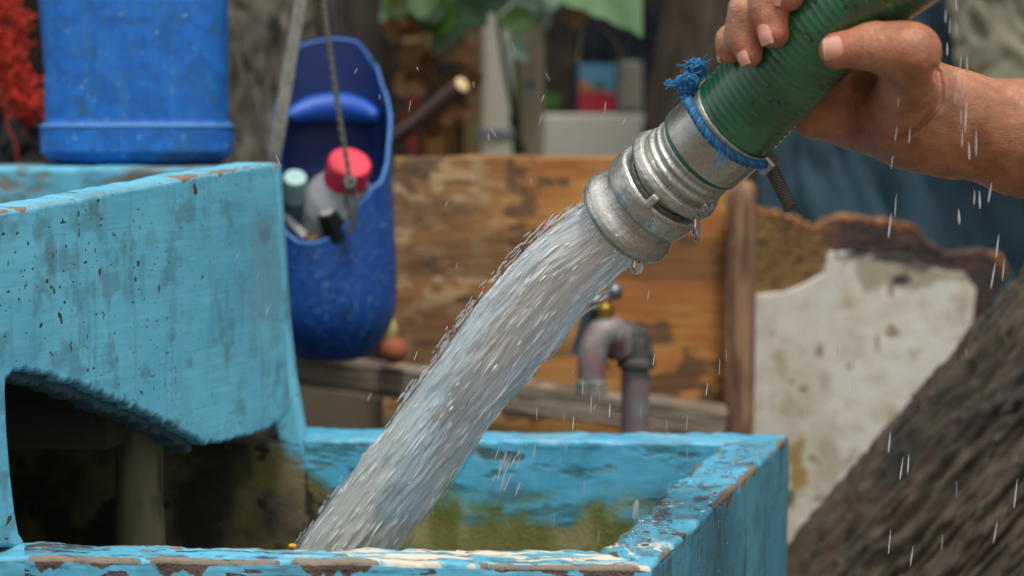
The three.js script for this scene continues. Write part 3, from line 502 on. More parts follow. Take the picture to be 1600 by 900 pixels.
// ---------- jugs, bottles, tap, plants ----------
// body of rounded-rectangle sections: levels [y, half width, half depth, corner power]
function loft(cx, cz, levels, na, f) {
  const n = levels.length - 1;
  const mid = levels[n >> 1], TT = [0], LL = [0]; { let px0 = null; for (let i = 0; i <= 4000; i++) { const t = i / 4000 * Math.PI * 2, c = Math.cos(t), s = Math.sin(t), x = mid[1] * Math.sign(c) * Math.pow(Math.abs(c), mid[3]), z = mid[2] * Math.sign(s) * Math.pow(Math.abs(s), mid[3]); if (px0) { LL.push(LL[LL.length - 1] + Math.hypot(x - px0[0], z - px0[1])); TT.push(t); } px0 = [x, z]; } }
  const tab = []; for (let j = 0, k = 0; j <= na; j++) { const w = j / na * LL[LL.length - 1]; while (k < LL.length - 2 && LL[k + 1] < w) k++; tab.push(mix(TT[k], TT[k + 1], clamp((w - LL[k]) / (LL[k + 1] - LL[k] || 1)))); }
  return grid(n, na, (u, v) => { const [y, a, b, pw, ox = 0] = levels[Math.round(u * n)], t = tab[Math.round(v * na)], c = Math.cos(t), s = Math.sin(t), p = V(cx + ox + a * Math.sign(c) * Math.pow(Math.abs(c), pw), y, cz + b * Math.sign(s) * Math.pow(Math.abs(s), pw)); return f ? f(p, u, t) : p; }, { closed: true, uv: (u, v, p) => [v * 2, p.y * 5] });
}
function levelsFine(L, step) { const o = []; for (let i = 0; i < L.length - 1; i++) { const n = Math.max(1, Math.ceil(Math.abs(L[i + 1][0] - L[i][0]) / step)); for (let k = 0; k < n; k++) o.push(L[i].map((q, j) => mix(q, L[i + 1][j] ?? 0, k / n))); } o.push(L[L.length - 1]); return o; }
const scuffed = (base, s) => texture(512, 512, (u, v) => { const n = f2(u * 14 + s, v * 8, 5), d = f2(u * 40, v * 18 + s, 4), w = f2(u * 60 + s, v * 90, 3); let c = [base[0] * (0.9 + 0.2 * n), base[1] * (0.9 + 0.2 * n), base[2] * (0.9 + 0.2 * n)]; c = C3(c, [92, 118, 150], sstep(0.54, 0.72, d) * 0.35); c = C3(c, [30, 44, 66], sstep(0.6, 0.74, n) * 0.5); if (w > 0.79) c = C3(c, [190, 196, 196], 0.8); return [...c, 0.5 + 0.3 * (n - 0.5), 0.38 + 0.35 * d]; });
{
  const d = 1.36, L = at(43, 262, d), R = at(347, 262, d), cx = (L.x + R.x) / 2, a = (R.x - L.x) / 2, y0 = L.y, H = (py) => at(200, py, d).y, cz = -d - 0.055, b = 0.062;
  const lev = levelsFine([[y0, a - 0.017, b - 0.017, 0.5], [y0 + 0.0015, a - 0.012, b - 0.012, 0.5], [y0 + 0.005, a - 0.005, b - 0.005, 0.48], [y0 + 0.011, a - 0.001, b - 0.001, 0.45], [H(240), a, b, 0.42], [H(203), a, b, 0.4], [H(198), a - 0.0004, b, 0.4], [H(194), a - 0.002, b - 0.002, 0.4], [H(190), a - 0.0035, b - 0.003, 0.4], [H(120), a - 0.0035, b - 0.003, 0.38, 0.0004], [H(-4), a - 0.002, b - 0.003, 0.38, -0.0012], [H(-16), a - 0.005, b - 0.006, 0.4, 0.0026], [H(-40), a - 0.014, b - 0.014, 0.42, 0.010], [H(-70), a - 0.035, b - 0.028, 0.5, 0.018], [H(-76), 0.02, 0.02, 0.9, 0.03], [H(-94), 0.019, 0.019, 1, 0.03], [H(-95), 0.001, 0.001, 1, 0.03]], 0.0025);
  const t = thing('blue_jug', 'scuffed blue plastic jug standing on the tank wall', 'jug', V(cx, y0, cz));
  const tx = texture(1024, 512, (u, v) => { const x = u * 6, y = v * 5, n = f2(x * 2.3, y * 2.2, 5), d2 = f2(x * 5 + 9, y * 5, 4), w = f2(x * 9, y * 13, 3), run = f2(x * 20, y * 1.5, 3); let c = [2 + 4 * n, 92 + 16 * n, 172 + 22 * n]; c = C3(c, [10, 70, 132], sstep(0.42, 0.7, d2) * 0.45); c = C3(c, [70, 84, 92], sstep(0.72, 0.8, f2(x * 4 + 20, y * 5 + 7, 4)) * 0.6); if (w > 0.82) c = C3(c, [178, 190, 200], 0.75); c = C3(c, [96, 120, 150], sstep(0.55, 0.75, run) * 0.3); return [...c, 0.5, 0.42 + 0.3 * d2]; });
  for (const k of [tx.map, tx.bumpMap]) k.repeat.set(1, 1.0);
  part(t, 'body', loft(cx, cz, lev, 160), std({ ...tx, bumpScale: 0.0006, roughness: 1, side: THREE.DoubleSide }));
  part(t, 'base_seam', loft(cx, cz, [[H(199), a + 0.0002, b + 0.0002, 0.4], [H(197.5), a + 0.0008, b + 0.0008, 0.4], [H(195.5), a + 0.0006, b + 0.0006, 0.4], [H(194), a - 0.0022, b - 0.0022, 0.4]], 160), plain(72, 124, 178, 0.6), 'pale scuffed seam round the base');
  part(t, 'cap', new THREE.CylinderGeometry(0.022, 0.022, 0.02, 32).translate(cx + 0.03, H(-100), cz), plain(20, 60, 130, 0.5));
  t.rotation.y = 0.15;
}
// the hanging half jug, its front cut away in a drooping oval
{
  const d = 1.46, C = at(517, 300, d), cx = C.x, cz = C.z, A = at(616, 300, d).x - cx, B = 0.044, Y = (py, z) => at(517, py, -z).y;
  const rimPx = [[-180, 235], [-150, 150], [-137, 86], [-115, 70], [-90, 62], [-74, 66], [-50, 104], [-35, 142], [-15, 176], [0, 205], [20, 262], [35, 288], [46, 294], [62, 318], [75, 350], [84, 368], [95, 382], [108, 381], [122, 368], [134, 345], [142, 300], [160, 262], [180, 235]];
  const rim = (t) => { let a = ((t * 180 / Math.PI + 180) % 360 + 360) % 360 - 180; for (let i = 0; i < rimPx.length - 1; i++) if (a <= rimPx[i + 1][0]) { const q = sstep(0, 1, (a - rimPx[i][0]) / (rimPx[i + 1][0] - rimPx[i][0])); return mix(rimPx[i][1], rimPx[i + 1][1], 0.5 * q + 0.5 * (a - rimPx[i][0]) / (rimPx[i + 1][0] - rimPx[i][0])); } return 235; };
  const yb = Y(556, cz);
  const shell = (inset) => grid(110, 160, (u, v) => {
    const t = v * Math.PI * 2, c = Math.cos(t), s = Math.sin(t), pz = cz + B * s * 0.9, yt = Y(rim(t), pz), k = u < 0.12 ? 0 : (u - 0.12) / 0.88, y = u < 0.12 ? yb + inset : mix(yb + inset, yt, k);
    const h = clamp((y - yb) / 0.19), bulge = 1 - 0.42 * Math.pow(1 - clamp(h / 0.30), 3.0) + 0.03 * Math.sin(h * 6) - 0.05 * sstep(0.55, 1.3, h), f = u < 0.12 ? u / 0.12 : 1, pw = 0.78;
    const a = (A * bulge - inset) * f, b = (B * bulge - inset) * f, ry = u < 0.12 ? 0.004 * (1 - (u / 0.12) ** 2) * -1 : 0;
    return V(cx + a * Math.sign(c) * Math.pow(Math.abs(c), pw) + (0.004 * (1 - h)) * 0, y + ry + (inset ? 0.004 : 0.0), cz + b * Math.sign(s) * Math.pow(Math.abs(s), pw));
  }, { closed: true, uv: (u, v) => [v * 2, u * 1.2] });
  const t = thing('hanging_half_jug', 'blue plastic jug cut open and hung up as a holder for bottles', 'jug', V(cx, yb, cz));
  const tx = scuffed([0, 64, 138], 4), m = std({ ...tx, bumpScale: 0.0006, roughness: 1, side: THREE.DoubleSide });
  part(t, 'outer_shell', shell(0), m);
  part(t, 'inner_shell', shell(0.0022), plain(0, 34, 90, 0.6));  // same blue plastic, darkened: the shade inside is put into its colour
  const lip = []; for (let i = 0; i <= 120; i++) { const th = i / 120 * Math.PI * 2, c = Math.cos(th), s = Math.sin(th), pz = cz + B * s * 0.9, y = Y(rim(th), pz), h = clamp((y - yb) / 0.19), bulge = 1 - 0.42 * Math.pow(1 - clamp(h / 0.3), 3) + 0.03 * Math.sin(h * 6) - 0.05 * sstep(0.55, 1.3, h); lip.push(V(cx + (A * bulge - 0.001) * Math.sign(c) * Math.pow(Math.abs(c), 0.78), y + 0.0006, cz + (B * bulge - 0.001) * Math.sign(s) * Math.pow(Math.abs(s), 0.78))); }
  part(t, 'cut_rim', tube(new THREE.CatmullRomCurve3(lip.slice(0, -1), true), 240, 8, 0.0017, { caps: false }), plain(66, 116, 186, 0.55), 'pale cut edge round the opening');
  // the moulded shoulder seen on the inside of the back
  const sh = []; for (let i = 0; i <= 24; i++) { const th = mix(-158, -22, i / 24) * Math.PI / 180, c = Math.cos(th), s = Math.sin(th), z = cz + (B - 0.011) * s; sh.push(V(cx + (A - 0.0125) * c, Y(168 + 16 * Math.abs(c) ** 2, z), z)); }
  part(t, 'moulded_shoulder', tube(curve(...sh), 80, 20, (u) => 0.0115 * Math.pow(Math.sin(Math.PI * clamp(u, 0.01, 0.99)), 0.45)), plain(4, 76, 170, 0.5));
}
function bottle(name, label, base, top, rBody, rNeck, bodyMat, capMat, capR, capH, shoulder = 0.62) {
  const ax = top.clone().sub(base), L = ax.length(); ax.normalize();
  const t = thing(name, label, 'bottle', base);
  const prof = fine([[0, 0.0005], [0, rBody - 0.003], [0.001, rBody - 0.001], [0.004, rBody], [L * (shoulder - 0.1), rBody], [L * shoulder, rBody * 0.97], [L * (shoulder + 0.1), rBody * 0.84], [L * (shoulder + 0.2), rNeck + (rBody - rNeck) * 0.3], [L * (shoulder + 0.26), rNeck], [L - capH * 0.5, rNeck]], 0.003);
  part(t, 'body', lathe(base, ax, prof, 48), bodyMat);
  const c0 = base.clone().addScaledVector(ax, L - capH), grooves = (s, an) => s > capH * 0.9 ? 0 : -0.0004 * (0.5 + 0.5 * Math.sin(an * 48));
  part(t, 'cap', lathe(c0, ax, fine([[0, capR - 0.002], [0, capR], [capH * 0.86, capR * 0.985], [capH * 0.95, capR * 0.95], [capH, capR * 0.86], [capH, 0.0004]], 0.0012), 192, { d: grooves }), capMat);
  return t;
}
bottle('red_capped_bottle', 'pale grey plastic bottle with a red cap in the hanging jug', at(505, 425, 1.490), at(547, 252, 1.418), 0.030, 0.012, phys({ color: rgb(186, 188, 190), roughness: 0.35, transmission: 0.25, side: THREE.DoubleSide }), plain(224, 52, 76, 0.45), 0.0166, 0.021);
bottle('teal_capped_bottle', 'small bottle with a pale teal cap beside the red capped bottle', at(452, 420, 1.485), at(461, 276, 1.420), 0.0115, 0.007, plain(70, 96, 110, 0.4), plain(150, 188, 184, 0.5), 0.0092, 0.022);
{
  const a = at(528, 372, 1.425), b = at(511, 334, 1.418), ax = b.clone().sub(a).normalize(), t = thing('black_nozzle', 'small black nozzle with a grey ring leaning on the red capped bottle', 'nozzle', a);
  part(t, 'body', bar(a, b, 0.0105, 0.0078, 24), plain(14, 15, 17, 0.35));
  part(t, 'ring', new THREE.TorusGeometry(0.0034, 0.0014, 10, 24).lookAt(ax).translate(b.x + ax.x * 0.001, b.y + ax.y * 0.001, b.z + ax.z * 0.001), plain(176, 178, 176, 0.4));
  const p = [[442, 332], [452, 338], [479, 364], [474, 374], [450, 352]].map((q) => { const k = at(q[0], q[1], 1.428); return [k.x, k.y]; });
  single('white_label', slab(p.reverse(), [], V(0, 0, -1.43), V(1, 0, 0), V(0, 1, 0), 0.002, 0.0004), plain(206, 206, 200, 0.7), 'crumpled white label at the lip of the hanging jug', 'label');
  const o = at(500, 376, 1.43);
  { const y0 = atHeight(457, 856, RIM); single('yellow_petal', recolor(new THREE.IcosahedronGeometry(0.0016, 1).scale(1.3, 0.7, 1).translate(y0.x, RIM + 0.001, y0.z), (x, y, z) => C3(lin(226, 168, 40), lin(170, 110, 24), f3(x * 900, y * 900, z * 900, 2))), tinted(0.7), 'tiny yellow petal lying on the front rim of the basin', 'petal'); }
  single('ochre_scrap', new RoundedBoxGeometry(0.02, 0.006, 0.012, 2, 0.002).translate(o.x, o.y, o.z), plain(150, 108, 40, 0.8), 'ochre scrap at the bottom of the hanging jug opening', 'scrap');
}
// strap and cord that hold the half jug up
{
  const flat = (pts, w, th) => { const c = curve(...pts); return grid(80, 24, (u, v) => { const p = c.getPoint(u), tg = c.getTangent(u), n = V(1, 0, 0).addScaledVector(tg, -tg.x).normalize(), b = tg.clone().cross(n), a = v * Math.PI * 2, e = (x) => Math.sign(x) * Math.pow(Math.abs(x), 0.6); return p.addScaledVector(n, w * e(Math.cos(a)) * (1 + 0.3 * u)).addScaledVector(b, th * e(Math.sin(a))); }, { closed: true, flip: true, uv: (u, v) => [v * 0.4, u * 6] }); };
  const web = texture(128, 128, (u, v) => { const n = f2(u * 30, v * 8, 4); const k = 0.8 + 0.4 * n; return [128 * k, 126 * k, 118 * k, n, 0.95]; });
  single('grey_strap', flat([at(476, -60, 1.40), at(470, 0, 1.40), at(456, 80, 1.402), at(440, 180, 1.404), at(428, 252, 1.41), at(424, 300, 1.425), at(424, 330, 1.45)], 0.0042, 0.0008), std({ ...web, bumpScale: 0.0004, roughness: 1, side: THREE.DoubleSide }), 'flat grey strap holding the left side of the hanging jug', 'strap');
  const t = thing('knotted_string', 'thin grey cord knotted at the front of the hanging jug', 'string', at(548, 285, 1.40));
  const m = plain(92, 90, 84, 0.95);
  part(t, 'cord', tube(curve(at(502, -60, 1.395), at(508, 20, 1.395), at(516, 80, 1.395), at(530, 180, 1.397), at(546, 276, 1.40)), 120, 10, 0.0019, { d: (u, a) => 0.0004 * Math.sin(a * 2 + u * 160) }), m);
  part(t, 'knot', tube(curve(...Array.from({ length: 26 }, (_, i) => { const a = i / 25 * Math.PI * 4.2, p = at(547 + 5.5 * Math.cos(a) * (1 + 0.3 * Math.sin(a * 1.4)), 286 + 7 * Math.sin(a), 1.398 + 0.003 * Math.sin(a * 0.6)); return p; })), 120, 8, 0.0019), m);
  part(t, 'tail', tube(curve(at(545, 290, 1.40), at(541, 312, 1.40), at(549, 335, 1.402), at(551, 352, 1.404), at(547, 364, 1.405)), 40, 8, 0.0021), m);
  part(t, 'tail', tube(curve(at(552, 290, 1.40), at(556, 318, 1.401), at(552, 340, 1.403), at(548, 362, 1.405)), 40, 8, 0.0018), m);
  single('tie_string', tube(curve(at(520, -60, 1.50), at(519, 0, 1.50), at(520, 40, 1.505), at(524, 66, 1.51)), 30, 8, 0.0024), plain(74, 74, 74, 0.9), 'dark string tied to the back edge of the hanging jug', 'string');
}

// brass and iron tap
{
  const d = 1.40, P = (x, y, o = 0) => at(x, y, d + o), t = thing('water_tap', 'old paint flecked iron tap with a brass stem behind the basin', 'tap', V(P(992, 600).x, 0, -d));
  const fl = (a, b, c) => ({ color: (u, v, p) => { const n = f3(p.x * 160, p.y * 110, p.z * 160, 4), m = f3(p.x * 260 + 5, p.y * 200, p.z * 260, 3); return C3(C3(a, b, sstep(0.42, 0.6, n)), c, sstep(0.56, 0.68, m)); } });
  const iron = fl(lin(122, 116, 112), lin(140, 106, 104), lin(128, 138, 142)), dark = fl(lin(78, 76, 74), lin(52, 50, 48), lin(104, 98, 92));
  const m = tinted(0.55, { metalness: 0.25 });
  part(t, 'riser_pipe', tube(line(V(P(990, 680).x, 0.0, -d), P(993, 572)), 80, 32, 0.0104, fl(lin(122, 106, 108), lin(118, 126, 128), lin(132, 96, 96))), m, 'riser pipe with flaking red and blue paint');
  const ring = (p, q, r0, r1) => { const e = q.clone().sub(p), L = e.length(); e.normalize(); return lathe(p, e, fine([[0, 0.001], [0, r0 - 0.001], [0.001, r0], [L - 0.001, r1], [L, r1 - 0.001], [L, 0.001]], 0.002), 40, dark); };
  part(t, 'elbow', mergeGeometries([tube(curve(P(994, 575), P(994, 552), P(988, 534), P(972, 527), P(952, 530)), 50, 32, 0.0128, dark), ring(P(993.5, 575), P(994, 559), 0.0142, 0.0142), ring(P(978, 527), P(962, 528), 0.0138, 0.0138)]), m);
  part(t, 'spout', tube(curve(P(972, 548, -0.002), P(962, 528, -0.006), P(946, 520, -0.012), P(932, 536, -0.016), P(925, 562, -0.018), P(924, 596, -0.018)), 80, 36, (u) => 0.0118 - 0.0016 * u + 0.002 * Math.exp(-((u - 0.3) ** 2) * 30), iron), m);
  const sp = P(924, 594, -0.018), dn = V(0, -1, 0);
  part(t, 'threaded_mouth', lathe(sp, dn, fine([[0, 0.0100], [0.0005, 0.0118], [0.0015, 0.0118], [0.002, 0.0108], [0.003, 0.0118], [0.004, 0.0108], [0.005, 0.0118], [0.006, 0.0108], [0.007, 0.0118], [0.008, 0.0108], [0.0086, 0.0116], [0.0105, 0.0112], [0.0105, 0.0085], [0.002, 0.0082]], 0.0004), 40, fl(lin(146, 146, 132), lin(112, 108, 96), lin(160, 160, 150))), m);
  part(t, 'bonnet', mergeGeometries([ring(P(944, 522, -0.012), P(944, 503, -0.012), 0.0098, 0.0098), ring(P(944, 504, -0.012), P(944, 497, -0.012), 0.0082, 0.0082)]), m);
  part(t, 'brass_stem', lathe(P(945, 500, -0.012), V(0, 1, 0), fine([[0, 0.001], [0, 0.0066], [0.005, 0.0066], [0.006, 0.0074], [0.0105, 0.0074], [0.0115, 0.004], [0.016, 0.004]], 0.001), 6 * 8), phys({ color: rgb(176, 136, 64), metalness: 0.85, roughness: 0.35 }), 'worn brass stem nut');
  part(t, 'handle', mergeGeometries([tube(curve(P(930, 472, -0.012), P(945, 466, -0.012), P(958, 458, -0.01)), 24, 16, (u) => 0.0052 - 0.002 * Math.sin(u * 3.14)), new THREE.SphereGeometry(0.0064, 20, 16).translate(...P(960, 456, -0.01).toArray()), tube(curve(P(934, 476, -0.01), P(921, 492, -0.004), P(912, 525, 0.0), P(905, 553, 0.002)), 30, 14, (u) => 0.0044 + 0.002 * u)].map((g) => { g.deleteAttribute('color'); return g; })), phys({ color: rgb(112, 118, 124), metalness: 0.7, roughness: 0.35 }));
}

// ---------- plants and clutter at the back ----------
{
  const d = 2.35, pv = phys({ color: rgb(234, 228, 206), roughness: 0.5 });
  const t = thing('cream_pipe', 'cream plastic pipe standing upright behind the plywood board', 'pipe', V(at(775, 200, d).x, 0, -d));
  const px = at(776, 200, d).x;
  part(t, 'pipe', tube(line(V(px - 0.006, 0, -d), V(px + 0.006, 1.5, -d)), 40, 32, 0.020), pv);
  part(t, 'collar', lathe(V(px, at(776, 216, d).y, -d), V(0, 1, 0), fine([[0, 0.02], [0, 0.0235], [0.012, 0.0235], [0.012, 0.02]], 0.003), 32), plain(150, 158, 168, 0.6));
  single('back_pipe', tube(line(V(px + 0.046, 0, -d - 0.12), V(px + 0.040, 1.5, -d - 0.12)), 30, 24, 0.018), plain(150, 140, 112, 0.7), 'duller pipe standing just behind the cream pipe', 'pipe');
  const c = at(752, 60, 2.5); single('wooden_stake', new RoundedBoxGeometry(0.022, 1.4, 0.02, 2, 0.003).translate(c.x - 0.01, 0.62, c.z), plain(150, 128, 92, 0.9), 'thin bleached stake beside the cream pipe', 'stake');
  const cb = at(690, 200, 2.55); single('plank_upright', new RoundedBoxGeometry(0.065, 1.08, 0.02, 2, 0.003).translate(cb.x + 0.012, 0.46, cb.z), plain(150, 112, 62, 0.9), 'upright tan plank behind the cut branch', 'plank');
  const rp = at(645, 150, 2.5); single('red_pole', tube(line(V(at(638, 100, 2.5).x, 0, -2.5), at(648, -60, 2.5)), 20, 16, 0.008), plain(150, 34, 26, 0.7), 'narrow red pole half hidden among dry leaves', 'pole');
  // cut branch
  const b0 = at(560, 252, 1.95), b1 = at(722, 132, 1.84), e = b1.clone().sub(b0).normalize(), br = thing('cut_branch', 'brown branch with a pale sawn end poking up behind the plywood', 'branch', b0);
  part(br, 'stem', tube(curve(b0.clone().addScaledVector(e, -0.1), b0, b0.clone().lerp(b1, 0.5).add(V(0.002, -0.003, 0)), b1), 80, 24, (u) => 0.0068 + 0.0010 * u, { d: (u, a) => 0.0012 * (f3(Math.cos(a) * 2, u * 20, Math.sin(a) * 2, 3) - 0.5), color: (u, v) => C3(lin(104, 84, 76), lin(78, 62, 56), f3(v * 5, u * 30, 2, 3)) }), tinted(0.9));
  part(br, 'sawn_end', lathe(b1, e, [[-0.001, 0.0074], [0.0006, 0.0070], [0.0008, 0.0004]], 24), plain(214, 190, 140, 0.8), 'pale sawn end');
  part(br, 'twig', tube(curve(b0.clone().lerp(b1, 0.3), at(656, 190, 1.9), at(655, 214, 1.9), at(640, 246, 1.9)), 30, 8, 0.0022), plain(104, 84, 78, 0.9));
  // white bench and what stands on it
  const s0 = at(838, 178, 2.6), s1 = at(1010, 250, 2.6);
  const bn = thing('white_bench', 'pale concrete bench behind the plywood board', 'bench', V((s0.x + s1.x) / 2, 0, -2.6));
  part(bn, 'top', new RoundedBoxGeometry(s1.x - s0.x + 0.06, 0.075, 0.3, 2, 0.006).translate((s0.x + s1.x) / 2 + 0.03, s0.y - 0.0375, -2.75), plain(212, 208, 196, 0.85));
  for (const k of [0.1, 0.9]) part(bn, 'leg', new THREE.BoxGeometry(0.05, s0.y - 0.07, 0.24).translate(mix(s0.x, s1.x, k), (s0.y - 0.075) / 2, -2.75), plain(150, 146, 134, 0.9));
  const k0 = at(905, 172, 2.62), k1 = at(962, 102, 2.62), pk = texture(128, 128, (u, v) => { const n = f2(u * 4 + 2, v * 4, 3); const a = v + 0.3 * (n - 0.5); return v < 0.38 + 0.2 * (n - 0.5) ? [176, 44, 56] : a < 0.72 - 0.5 * u && u < 0.55 ? [176, 118, 52] : u > 0.4 && u < 0.7 && a < 0.66 ? [56, 112, 84] : [92, 150, 180]; }, THREE.ClampToEdgeWrapping, false);
  const pkt = thing('printed_packet', 'small packet printed blue and red standing on the white bench', 'packet', V((k0.x + k1.x) / 2, k0.y, k0.z));
  part(pkt, 'box', new THREE.BoxGeometry(k1.x - k0.x, k1.y - k0.y + 0.004, 0.03).translate((k0.x + k1.x) / 2, (k0.y + k1.y) / 2, k0.z - 0.015), std({ ...pk, roughness: 0.5 }));
  const j0 = at(984, 172, 2.62), j1 = at(984, 96, 2.62); single('pale_canister', lathe(j0, V(0, 1, 0), fine([[0, 0.001], [0, 0.017], [j1.y - j0.y - 0.004, 0.017], [j1.y - j0.y, 0.012], [j1.y - j0.y, 0.001]], 0.005), 32), plain(150, 146, 132, 0.6), 'pale grey canister beside the printed packet', 'canister');
}
{
  const leafMats = { green: phys({ color: rgb(82, 118, 62), roughness: 0.5, transmission: 0.3, side: THREE.DoubleSide }), bright: phys({ color: rgb(74, 124, 26), roughness: 0.5, transmission: 0.3, side: THREE.DoubleSide }), grey: phys({ color: rgb(120, 146, 128), roughness: 0.6, transmission: 0.2, side: THREE.DoubleSide }), dark: phys({ color: rgb(52, 84, 54), roughness: 0.5, transmission: 0.2, side: THREE.DoubleSide }), dry: phys({ color: rgb(138, 94, 48), roughness: 0.8, transmission: 0.25, side: THREE.DoubleSide }), tan: phys({ color: rgb(178, 140, 92), roughness: 0.8, transmission: 0.25, side: THREE.DoubleSide }) };
  const put = (parent, x, y, d, L, W, ang, tilt, kind, bend = 0.4) => { const g = leafGeo(L, W, bend, 12, 6); g.rotateX(tilt); g.rotateZ(ang); const p = at(x, y, d); g.translate(p.x, p.y, p.z); return part(parent, 'leaf', g, leafMats[kind]); };
  const D = Math.PI / 180;
  // big pale leaf at the top
  const big = thing('broad_leaf_plant', 'plant with a broad pale green leaf hanging in from above', 'plant', V(at(930, 0, 1.95).x, 0, -2.0));
  part(big, 'stem', tube(curve(V(at(820, 0, 2.3).x, 0, -2.3), V(at(820, 0, 2.3).x, 0.8, -2.3), at(816, -80, 2.2), at(900, -110, 2.05)), 50, 8, 0.004), plain(96, 104, 58, 0.8));
  const o = at(992, 62, 1.92), w = at(850, -10, 1.98), gl = grid(40, 30, (u, v) => { const a = at(mix(826, 1004, u), 0, 1.94), yb = mix(at(0, -4, 1.94).y, at(0, 58, 1.94).y, Math.pow(u, 1.5)) , yt = at(0, -95, 1.94).y; return V(a.x, mix(yb, yt, v) + 0.001 * Math.sin(u * 30), -1.94 - 0.04 * v + 0.006 * Math.sin(u * 7 + v * 3)); });
  part(big, 'leaf', gl, leafMats.grey.clone()).material.color.copy(rgb(100, 140, 90));
  const dryS = plain(112, 98, 58, 0.9);
  part(big, 'dry_stem', tube(curve(at(916, 24, 1.96), at(908, 60, 1.96), at(902, 100, 1.96)), 20, 6, 0.0015), dryS);
  part(big, 'dry_stem', tube(curve(at(925, 34, 1.97), at(952, 54, 1.97), at(968, 78, 1.97), at(972, 130, 1.97)), 30, 6, 0.0012), dryS);
  put(big, 885, 20, 1.97, 0.03, 0.028, -100 * D, 0.3, 'dry'); put(big, 838, 26, 2.05, 0.05, 0.03, 100 * D, 0.2, 'green');
  put(big, 850, 8, 2.1, 0.06, 0.04, 70 * D, 0.4, 'grey');
  // climbing vine on the pipe
  const vine = thing('climbing_vine', 'dark stemmed vine climbing past the cream pipe', 'plant', V(at(806, 200, 2.2).x, 0, -2.2));
  part(vine, 'stem', tube(curve(V(at(806, 0, 2.2).x, 0, -2.2), at(810, 260, 2.2), at(806, 200, 2.2), at(794, 130, 2.2), at(782, 60, 2.2), at(772, -20, 2.2), at(770, -60, 2.2)), 80, 8, (u) => 0.0042 - 0.002 * u), plain(50, 64, 40, 0.8));
  put(vine, 796, 58, 2.18, 0.042, 0.024, -145 * D, 0.3, 'grey', 0.3); put(vine, 800, 236, 2.18, 0.028, 0.03, -80 * D, 0.6, 'dark'); put(vine, 806, 205, 2.2, 0.03, 0.012, 10 * D, 0.3, 'dark'); put(vine, 818, 140, 2.2, 0.02, 0.012, -70 * D, 0.2, 'grey'); 
  put(vine, 850, 148, 2.4, 0.03, 0.02, -120 * D, 0.3, 'bright');
  // withered plant, brown leaves low and green ones on top
  const dry = thing('withered_plant', 'withered plant with curled brown leaves beside the cream pipe', 'plant', V(at(700, 100, 2.25).x, 0, -2.25)), q = seed0(77);
  for (const [x, y] of [[660, 230], [700, 230], [722, 235]]) part(dry, 'stem', tube(curve(V(at(x, 0, 2.25).x, 0, -2.28), at(x, y, 2.25), at(x - 8 + 16 * q(), 120, 2.25), at(x + 10 - 20 * q(), -40, 2.25)), 40, 7, 0.0026), plain(84, 66, 40, 0.9));
  part(dry, 'stem', tube(curve(at(732, 120, 2.2), at(718, 180, 2.2), at(712, 250, 2.2)), 20, 7, 0.004), plain(58, 66, 40, 0.9));
  for (let i = 0; i < 34; i++) { const y = 10 + 175 * q(), x = 618 + 115 * q(); put(dry, x, y, 2.15 + 0.2 * q(), 0.035 + 0.03 * q(), 0.02 + 0.016 * q(), (120 + 130 * q()) * D, 0.6 * (q() - 0.5), q() < 0.7 ? 'dry' : 'tan', 0.8 + q()); }
  put(dry, 622, 96, 2.12, 0.045, 0.022, -60 * D, 0.2, 'tan', 0.5); put(dry, 630, 20, 2.2, 0.06, 0.05, -20 * D, 0.2, 'tan', 0.6);
  for (let i = 0; i < 26; i++) { const y = -50 + 75 * q() * q(), x = 650 + 92 * q(); put(dry, x, y, 2.05 + 0.2 * q(), 0.05 + 0.03 * q(), 0.03 + 0.015 * q(), (100 + 160 * q()) * D, 0.6 * (q() - 0.5), ['green', 'bright', 'dark', 'dark'][Math.floor(q() * 4)], 0.6); }
  for (let i = 0; i < 8; i++) put(dry, 560 + 40 * q(), -34 + 46 * q(), 2.3 + 0.2 * q(), 0.04, 0.03, (110 + 140 * q()) * D, 0.3, 'grey', 0.6);
  for (let i = 0; i < 14; i++) put(dry, 800 + 60 * q(), -50 + 66 * q(), 2.3 + 0.2 * q(), 0.05, 0.035, (110 + 140 * q()) * D, 0.3, q() < 0.5 ? 'green' : 'grey', 0.6);
}

// ---------- suction hose with its coupling, and the rope tied round the clamp ----------
const HA = at(975, 345, 0.962), HB = at(1135, 200, 0.924), HC = at(1330, 0, 0.879);
const AX = HB.clone().sub(HA).normalize(), KA = HB.distanceTo(HA) / 216;          // metres of axis per photo pixel along the coupling
const KR = (a) => mix(0.962, 0.924, a / 216) / F;                                // metres of radius per pixel
const AN = (() => { const m = HA.clone().lerp(HB, 0.5), n = V(0, EYE, 0).sub(m); return n.addScaledVector(AX, -n.dot(AX)).normalize(); })();   // towards the eye
let AS = AX.clone().cross(AN); if (AS.x > 0) AS.negate();                        // towards the upper left
const ring = (a, phi, r) => HA.clone().addScaledVector(AX, a * KA).addScaledVector(AN, r * KR(a) * Math.cos(phi)).addScaledVector(AS, r * KR(a) * Math.sin(phi));
const prof = (pts, step = 0.0005) => fine(pts.map(([a, r]) => [a * KA, r * KR(a)]), step);
